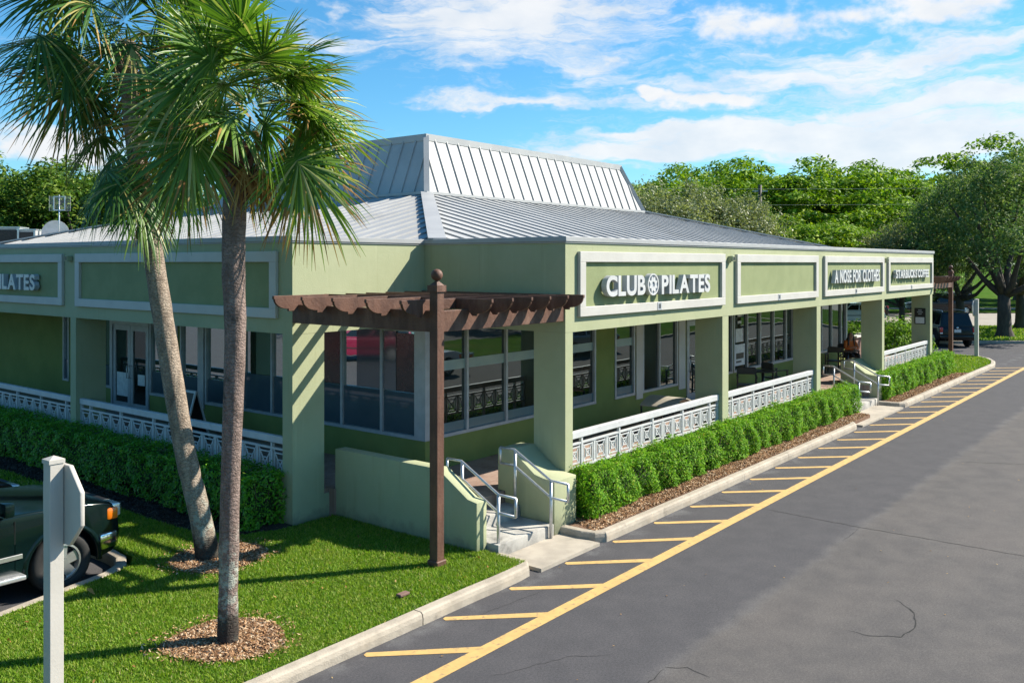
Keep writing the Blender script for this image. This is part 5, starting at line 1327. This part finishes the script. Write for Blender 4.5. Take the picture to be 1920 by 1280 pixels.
vehicle('white car parked across the drive nearer the camera, mirrored in the corner glass', 'car', (15.5, -10.2), R_(3), 'paint_white', L=4.6, H=1.5, belt=.95, hood=.95, wheel=.33, kind='car')

# ================================================================== STREET FURNITURE
def sign_post(label, x, y, ztop, w=.125):
    t = thing('sign_post', label, 'road sign', (x, y, .12), group='white octagon sign posts'); h = w/2
    p = MB().box(x-h, x+h, y-h, y+h, .05, ztop).build('post', 'post_paint', t, bevel=.006, seg=1)
    m = MB(); m.box(x-h-.008, x+h+.008, y-h-.008, y+h+.008, ztop-.035, ztop+.0)
    m.add([(x-h-.008, y-h-.008, ztop), (x+h+.008, y-h-.008, ztop), (x+h+.008, y+h+.008, ztop), (x-h-.008, y+h+.008, ztop), (x, y, ztop+.03)], [(0, 1, 4), (1, 2, 4), (2, 3, 4), (3, 0, 4)])
    m.build('post_cap', 'post_paint', p)
    R = .355/math.cos(R_(22.5)); zc = ztop-.41
    oc = [(y+R*math.cos(R_(22.5+45*i)), zc+R*math.sin(R_(22.5+45*i))) for i in range(8)]
    b = MB().prism(oc, x+h+.004, x+h+.044, axis='x').build('sign_board', 'post_paint', t, bevel=.004, seg=1)
    oc2 = [(y+(q[0]-y)*.93, zc+(q[1]-zc)*.93) for q in oc]
    MB().prism(oc2, x+h+.045, x+h+.048, axis='x').build('sign_face', 'lamp_red', b)
    for zz in (zc-.18, zc+.18): MB().tube([(x+h+.003, y+.12, zz), (x+h-.012, y+.12, zz)], .012, 8).build('bolt', 'galvanized', b, smooth=True)
    return t
x, y = at(100.5, 8.05); sign_post('tall white sign post on the near lawn with the back of an octagonal board', x, y, 2.655)
x, y = at(1831, 41.2); sign_post('white sign post on the small lawn past the far pergola', x, y, 2.75, .16).rotation_euler = (0, 0, R_(90))
# things on the roof of the left wing
def rooftop_unit(label, u, d, w, h, dp, z):
    x, y = at(u, d); t = thing('air_conditioner', label, 'air conditioner', (x, y, z), YAW-R_(80), 'rooftop air conditioners'); lc = dict(parent=t, world=False)
    MB().box(-w/2, w/2, -dp/2, dp/2, 0, h).build('casing', 'hvac_grey', bevel=.01, seg=1, **lc)
    m = MB(); m.box(-w/2+.07, w/2-.07, -dp/2-.006, -dp/2-.002, .06, h-.07); m.build('coil_grille', 'grille_dark', **lc)
    for fx_ in (-w/2+.035, w/2-.035): MB().box(fx_-.03, fx_+.03, -dp/2-.03, -dp/2-.007, 0, h).build('corner_rail', 'galvanized', **lc)
    MB().box(-w/2-.02, w/2+.02, -dp/2-.035, dp/2+.02, h+.001, h+.04).build('lid', 'galvanized', **lc)
rooftop_unit('grey rooftop air conditioner at the left picture edge, the larger of two', 18, 33.5, 1.0, .98, .9, 4.72)
rooftop_unit('grey rooftop air conditioner between the larger unit and the satellite dish', 56, 33.0, .62, .88, .7, 4.72)
x, y = at(76, 32.8); MBp = MB().tube([(x, y, 4.72), (x, y, 5.15), (x+.02, y, 5.25)], [.10, .10, .06], 10).build('vent_pipe', 'orange_plastic', smooth=True); tag(MBp, 'small orange vent pipe on the flat roof beside the dish', 'pipe')
x, y = at(106, 33.2); t = thing('satellite_dish', 'white satellite dish on the flat roof of the left wing', 'satellite dish', (x, y, 4.72), YAW-R_(90))
vs = [(0, 0, 0)]; fs = []; N = 28
for k in range(1, 6):
    for i in range(N):
        a = 2*pi*i/N; r = .52*k/5; vs.append((r*math.cos(a), -.35*(r*r), r*math.sin(a)))
for i in range(N): fs.append((0, 1+i, 1+(i+1) % N))
for k in range(4):
    for i in range(N): fs.append((1+k*N+i, 1+(k+1)*N+i, 1+(k+1)*N+(i+1) % N, 1+k*N+(i+1) % N))
vs2 = [(v[0], v[1]+.02, v[2]) for v in vs]; nv = len(vs)
MB().add([(v[0], v[1], v[2]*.98+.75) for v in vs]+[(v[0], v[1], v[2]*.98+.75) for v in vs2], fs+[tuple(i+nv for i in f)[::-1] for f in fs]).build('reflector', 'dish_white', t, world=False, smooth=True, fix=False)
MB().tube([(0, .05, 0), (0, .05, .7)], .05).build('mast', 'galvanized', t, world=False, smooth=True)
MB().tube([(0, -.02, .3), (-.05, -.5, .55)], .02).build('feed_arm', 'galvanized', t, world=False, smooth=True)
x, y = at(111, 32.2); t = thing('roof_aerial', 'square mesh aerial on a thin mast above the satellite dish', 'aerial', (x, y, 4.72), YAW-R_(90)); lc = dict(parent=t, world=False)
MB().tube([(0, 0, 0), (0, 0, 2.12)], .022).build('mast', 'galvanized', smooth=True, **lc)
m = MB()
for a, b in (((-.2, 0, 1.58), (-.2, 0, 2.06)), ((.2, 0, 1.58), (.2, 0, 2.06)), ((-.2, 0, 2.06), (.2, 0, 2.06)), ((-.2, 0, 1.58), (.2, 0, 1.58))): m.bar(a, b, .03, .03)
m.build('frame', 'galvanized', **lc)
m = MB()
for i in range(12): m.bar((-.38, .04, 1.56+i*.046), (.38, .04, 1.56+i*.046), .007, .012)
for i in range(5): m.bar((-.38+i*.19, .045, 1.55), (-.38+i*.19, .045, 2.09), .008, .008)
m.build('reflector_mesh', 'hvac_grey', **lc)
x, y = at(148, 33.5); t = thing('duct_box', 'low grey duct box on the flat roof right of the dish', 'duct', (x, y, 4.72), YAW-R_(90)); MB().box(-.75, .75, -.3, .3, 0, .46).build('casing', 'hvac_grey', t, world=False, bevel=.01, seg=1); MB().box(-.62, .62, -.306, -.301, .08, .38).build('louvre', 'grille_dark', t, world=False)

# porch furniture
def chair(label, x, y, rz, group='black porch chairs'):
    t = thing('patio_chair', label, 'chair', (x, y, ZF), rz, group); lc = dict(parent=t, world=False)
    for sx in (-1, 1):
        MB().bar((sx*.25, -.24, 0), (sx*.25, -.24, .66), .04, .04).build('leg', 'black_metal', **lc); MB().bar((sx*.25, .25, 0), (sx*.25, .28, .86), .04, .04).build('leg', 'black_metal', **lc)
        MB().bar((sx*.25, -.27, .675), (sx*.25, .28, .675), .055, .03).build('armrest', 'black_metal', **lc)
    MB().box(-.235, .235, -.25, .25, .42, .46).build('seat', 'black_metal', bevel=.01, seg=1, **lc)
    MB().box(-.25, .25, .255, .30, .70, .90).build('backrest', 'black_metal', bevel=.015, seg=1, **lc); 
    return t
chair('black chair on the porch nearest the second column', 14.3, 1.75, R_(-65)); chair('black chair on the porch nearest the third column', 16.3, 1.75, R_(60)); chair('black chair with its back to the far glass, left of the seated woman', 22.0, 1.95, R_(-80))
def table(label, x, y, r=.36, h=.74):
    t = thing('patio_table', label, 'table', (x, y, ZF), 0, 'black porch tables'); lc = dict(parent=t, world=False)
    MB().tube([(0, 0, h-.03), (0, 0, h)], r, 28).build('tabletop', 'black_metal', **lc); MB().tube([(0, 0, 0), (0, 0, h-.031)], .04, 10).build('pedestal', 'black_metal', smooth=True, **lc)
    m = MB()
    for a in (0, pi/2): m.bar((-.27*math.cos(a), -.27*math.sin(a), .02), (.27*math.cos(a), .27*math.sin(a), .02), .06, .03+a*.004)
    m.build('foot', 'black_metal', **lc)
table('small black pedestal table between the pair of black chairs', 15.35, 1.72); table('black pedestal table in front of the seated woman', 22.75, 1.75, .3)
# arched stand behind the railing
t = thing('patio_stand', 'beige arched-top stand on thin dark legs, on the porch before the glass door', 'stand', (8.95, 1.3, ZF), 0); lc = dict(parent=t, world=False)
vs = []; N = 12
for zoff in (0, -.025):
    for yv in (-.42, .42):
        for i in range(N+1):
            a = i/N; vs.append((-.5+1.0*a, yv, .62+.16*math.sin(pi*a)+zoff))
n1 = N+1; fs = []
for i in range(N): fs += [(i, i+1, n1+i+1, n1+i), (2*n1+i, 3*n1+i, 3*n1+i+1, 2*n1+i+1), (i, 2*n1+i, 2*n1+i+1, i+1), (n1+i, n1+i+1, 3*n1+i+1, 3*n1+i)]
fs += [(0, n1, 3*n1, 2*n1), (N, 2*n1+N, 3*n1+N, n1+N)]
MB().add(vs, fs).build('arched_top', 'beige_lid', **lc)
for sx in (-1, 1):
    for sy in (-1, 1): MB().bar((sx*.47, sy*.40, 0), (sx*.47, sy*.40, .61), .03, .03).build('leg', 'black_metal', **lc)
MB().box(-.455, .455, -.385, .385, .40, .42).build('shelf', 'black_metal', **lc)
# folding pavement board behind the trunks
t = thing('sandwich_board', 'white-edged folding board standing on the porch behind the leaning trunk', 'signboard', (1.55, 8.8, ZF), R_(0)); lc = dict(parent=t, world=False)
for s in (-1, 1):
    M = Matrix.Translation((s*.17, 0, .55)) @ Matrix.Rotation(R_(-s*16), 4, 'Y')
    f = MB()
    for yv in (-.33, .33): f.obox(M @ Matrix.Translation((0, yv, 0)), .03, .045, 1.12)
    for zv in (-.535, .535): f.obox(M @ Matrix.Translation((0, 0, zv)), .03, .612, .045)
    fr_ = f.build('frame', 'white_paint', **lc); MB().obox(M, .012, .61, 1.02).build('panel', 'sign_black', parent=fr_, world=False)
# odds and ends on the grass
t = MB().box(-1.21, -1.04, -.46, -.37, .17, .205).build('paving_brick', 'brick_red', bevel=.008, seg=1); t.rotation_euler = (0, 0, 0); tag(t, 'stray reddish brick lying on the near lawn', 'brick')
V = leaf_quads(np.random.default_rng(3), np.array([[-3.60, 2.71, .215]]), np.array([[.3, -.5, 1.]]), .16, .6, .1, .15); o = np_mesh('fallen_leaf', V, 4, 'leaf_palm_dead'); tag(o, 'dry orange leaf on the lawn near the parked green car', 'leaf')

# ================================================================== PERSON
def skin_chain(bm_v, name): pass
def skinned(name, joints, edges, mat, parent, sub=2, root=0):
    me = bpy.data.meshes.new(name); me.from_pydata([j[0] for j in joints], edges, []); o = bpy.data.objects.new(name, me); COL.objects.link(o)
    md = o.modifiers.new('skin', 'SKIN'); sd_ = me.skin_vertices[0].data
    for i, j in enumerate(joints):
        r = j[1]; sd_[i].radius = (r, r) if not hasattr(r, '__len__') else r; sd_[i].use_root = (i == root)
    s = o.modifiers.new('sub', 'SUBSURF'); s.levels = sub; s.render_levels = sub
    dg = bpy.context.evaluated_depsgraph_get(); m2 = bpy.data.meshes.new_from_object(o.evaluated_get(dg)); bpy.data.objects.remove(o)
    m2.name = name; m2.materials.clear(); m2.materials.append(MATS[mat]); m2.polygons.foreach_set('use_smooth', [True]*len(m2.polygons))
    n = bpy.data.objects.new(name, m2); link(n, parent); return n
def person(x, y, rz):
    t = thing('person', 'seated woman with long dark hair in an orange top, resting on the porch', 'person', (x, y, ZF), rz); lc = t
    # local frame: faces -y, seat at .47
    J = []; Ed = []
    def add(p, r, par=None):
        J.append((p, r)); i = len(J)-1
        if par is not None: Ed.append((par, i))
        return i
    pel = add((0, .0, .56), (.15, .11)); sp = add((0, -.02, .74), (.125, .095), pel); chs = add((0, -.06, .93), (.15, .10), sp); nk = add((0, -.09, 1.07), .05, chs); hd0 = add((0, -.12, 1.15), .072, nk); hd1 = add((0, -.13, 1.26), .085, hd0); add((0, -.12, 1.33), .06, hd1)
    for s in (-1, 1):
        sh = add((s*.17, -.06, 1.00), .058, chs); el = add((s*.235, -.16, .76), .042, sh); wr = add((s*.07 if s > 0 else s*.02, -.30, .80), .028, el); pm_ = add((s*.035 if s > 0 else s*-.03, -.33, .82), (.034, .018), wr)
        for k in range(4): 
            f1 = add((s*.02+(k-1.5)*.017, -.36, .83+.008*k), .0095, pm_); f2 = add((s*.015+(k-1.5)*.016, -.375, .80+.006*k-.004*(k == 3)), .0085, f1)
        th = add((s*.06, -.345, .845), .0105, pm_); add((s*.055, -.37, .86), .009, th)
        hp = add((s*.10, -.05, .54), .085, pel); kn = add((s*.115, -.46, .54), .06, hp); an = add((s*.115, -.46, .10), .04, kn); add((s*.12, -.60, .04), .035, an)
    body = skinned('body', J, Ed, 'skin', t)
    # face
    f = MB(); f.sphere((-.031, -.208, 1.245), .011, 8, 6).sphere((.031, -.208, 1.245), .011, 8, 6); f.build('eyes', 'hair', body, world=False, smooth=True)
    MB().sphere((0, -.218, 1.215), .016, 8, 6, (.8, 1, 1.3)).build('nose', 'skin', body, world=False, smooth=True); MB().sphere((0, -.203, 1.175), .022, 8, 6, (1, .4, .35)).build('mouth', 'lamp_red', body, world=False, smooth=True)
    # clothes follow the body
    skinned('top', [((0, .0, .57), (.155, .125)), ((0, -.02, .74), (.138, .11)), ((0, -.065, .95), (.168, .120)), ((.175, -.06, 1.0), .072), ((.24, -.16, .765), .056), ((.12, -.265, .79), .042), ((-.175, -.06, 1.0), .072), ((-.24, -.16, .765), .056), ((-.10, -.265, .79), .042), ((0, -.085, 1.045), .078)], [(0, 1), (1, 2), (2, 3), (3, 4), (4, 5), (2, 6), (6, 7), (7, 8), (2, 9)], 'orange_cloth', t)
    skinned('trousers', [((0, .0, .56), (.17, .135)), ((.10, -.05, .545), .10), ((.115, -.46, .545), .075), ((.115, -.46, .13), .058), ((-.10, -.05, .545), .10), ((-.115, -.46, .545), .075), ((-.115, -.46, .13), .058)], [(0, 1), (1, 2), (2, 3), (0, 4), (4, 5), (5, 6)], 'black_cloth', t)
    skinned('hair', [((0, -.125, 1.335), (.085, .075)), ((0, -.085, 1.28), .104), ((0, -.03, 1.16), (.10, .06)), ((0, .05, .98), (.13, .045)), ((0, .06, .82), (.11, .03)), ((.085, -.12, 1.22), .036), ((.105, -.14, 1.02), .036), ((.11, -.16, .86), .022), ((-.085, -.12, 1.22), .036), ((-.105, -.14, 1.02), .036), ((-.11, -.16, .86), .022)], [(0, 1), (1, 2), (2, 3), (3, 4), (1, 5), (5, 6), (6, 7), (1, 8), (8, 9), (9, 10)], 'hair', t)
    m = MB()
    for s in (-1, 1):
        MB().box(s*.12-.045, s*.12+.045, -.66, -.43, .0, .075).build('shoe', 'black_plastic', t, world=False, bevel=.02)
    return t
px_, py_ = 23.55, 1.95
person(px_, py_, R_(-42))
c = chair('black chair the woman is sitting on', px_+.02, py_+.02, R_(-42))
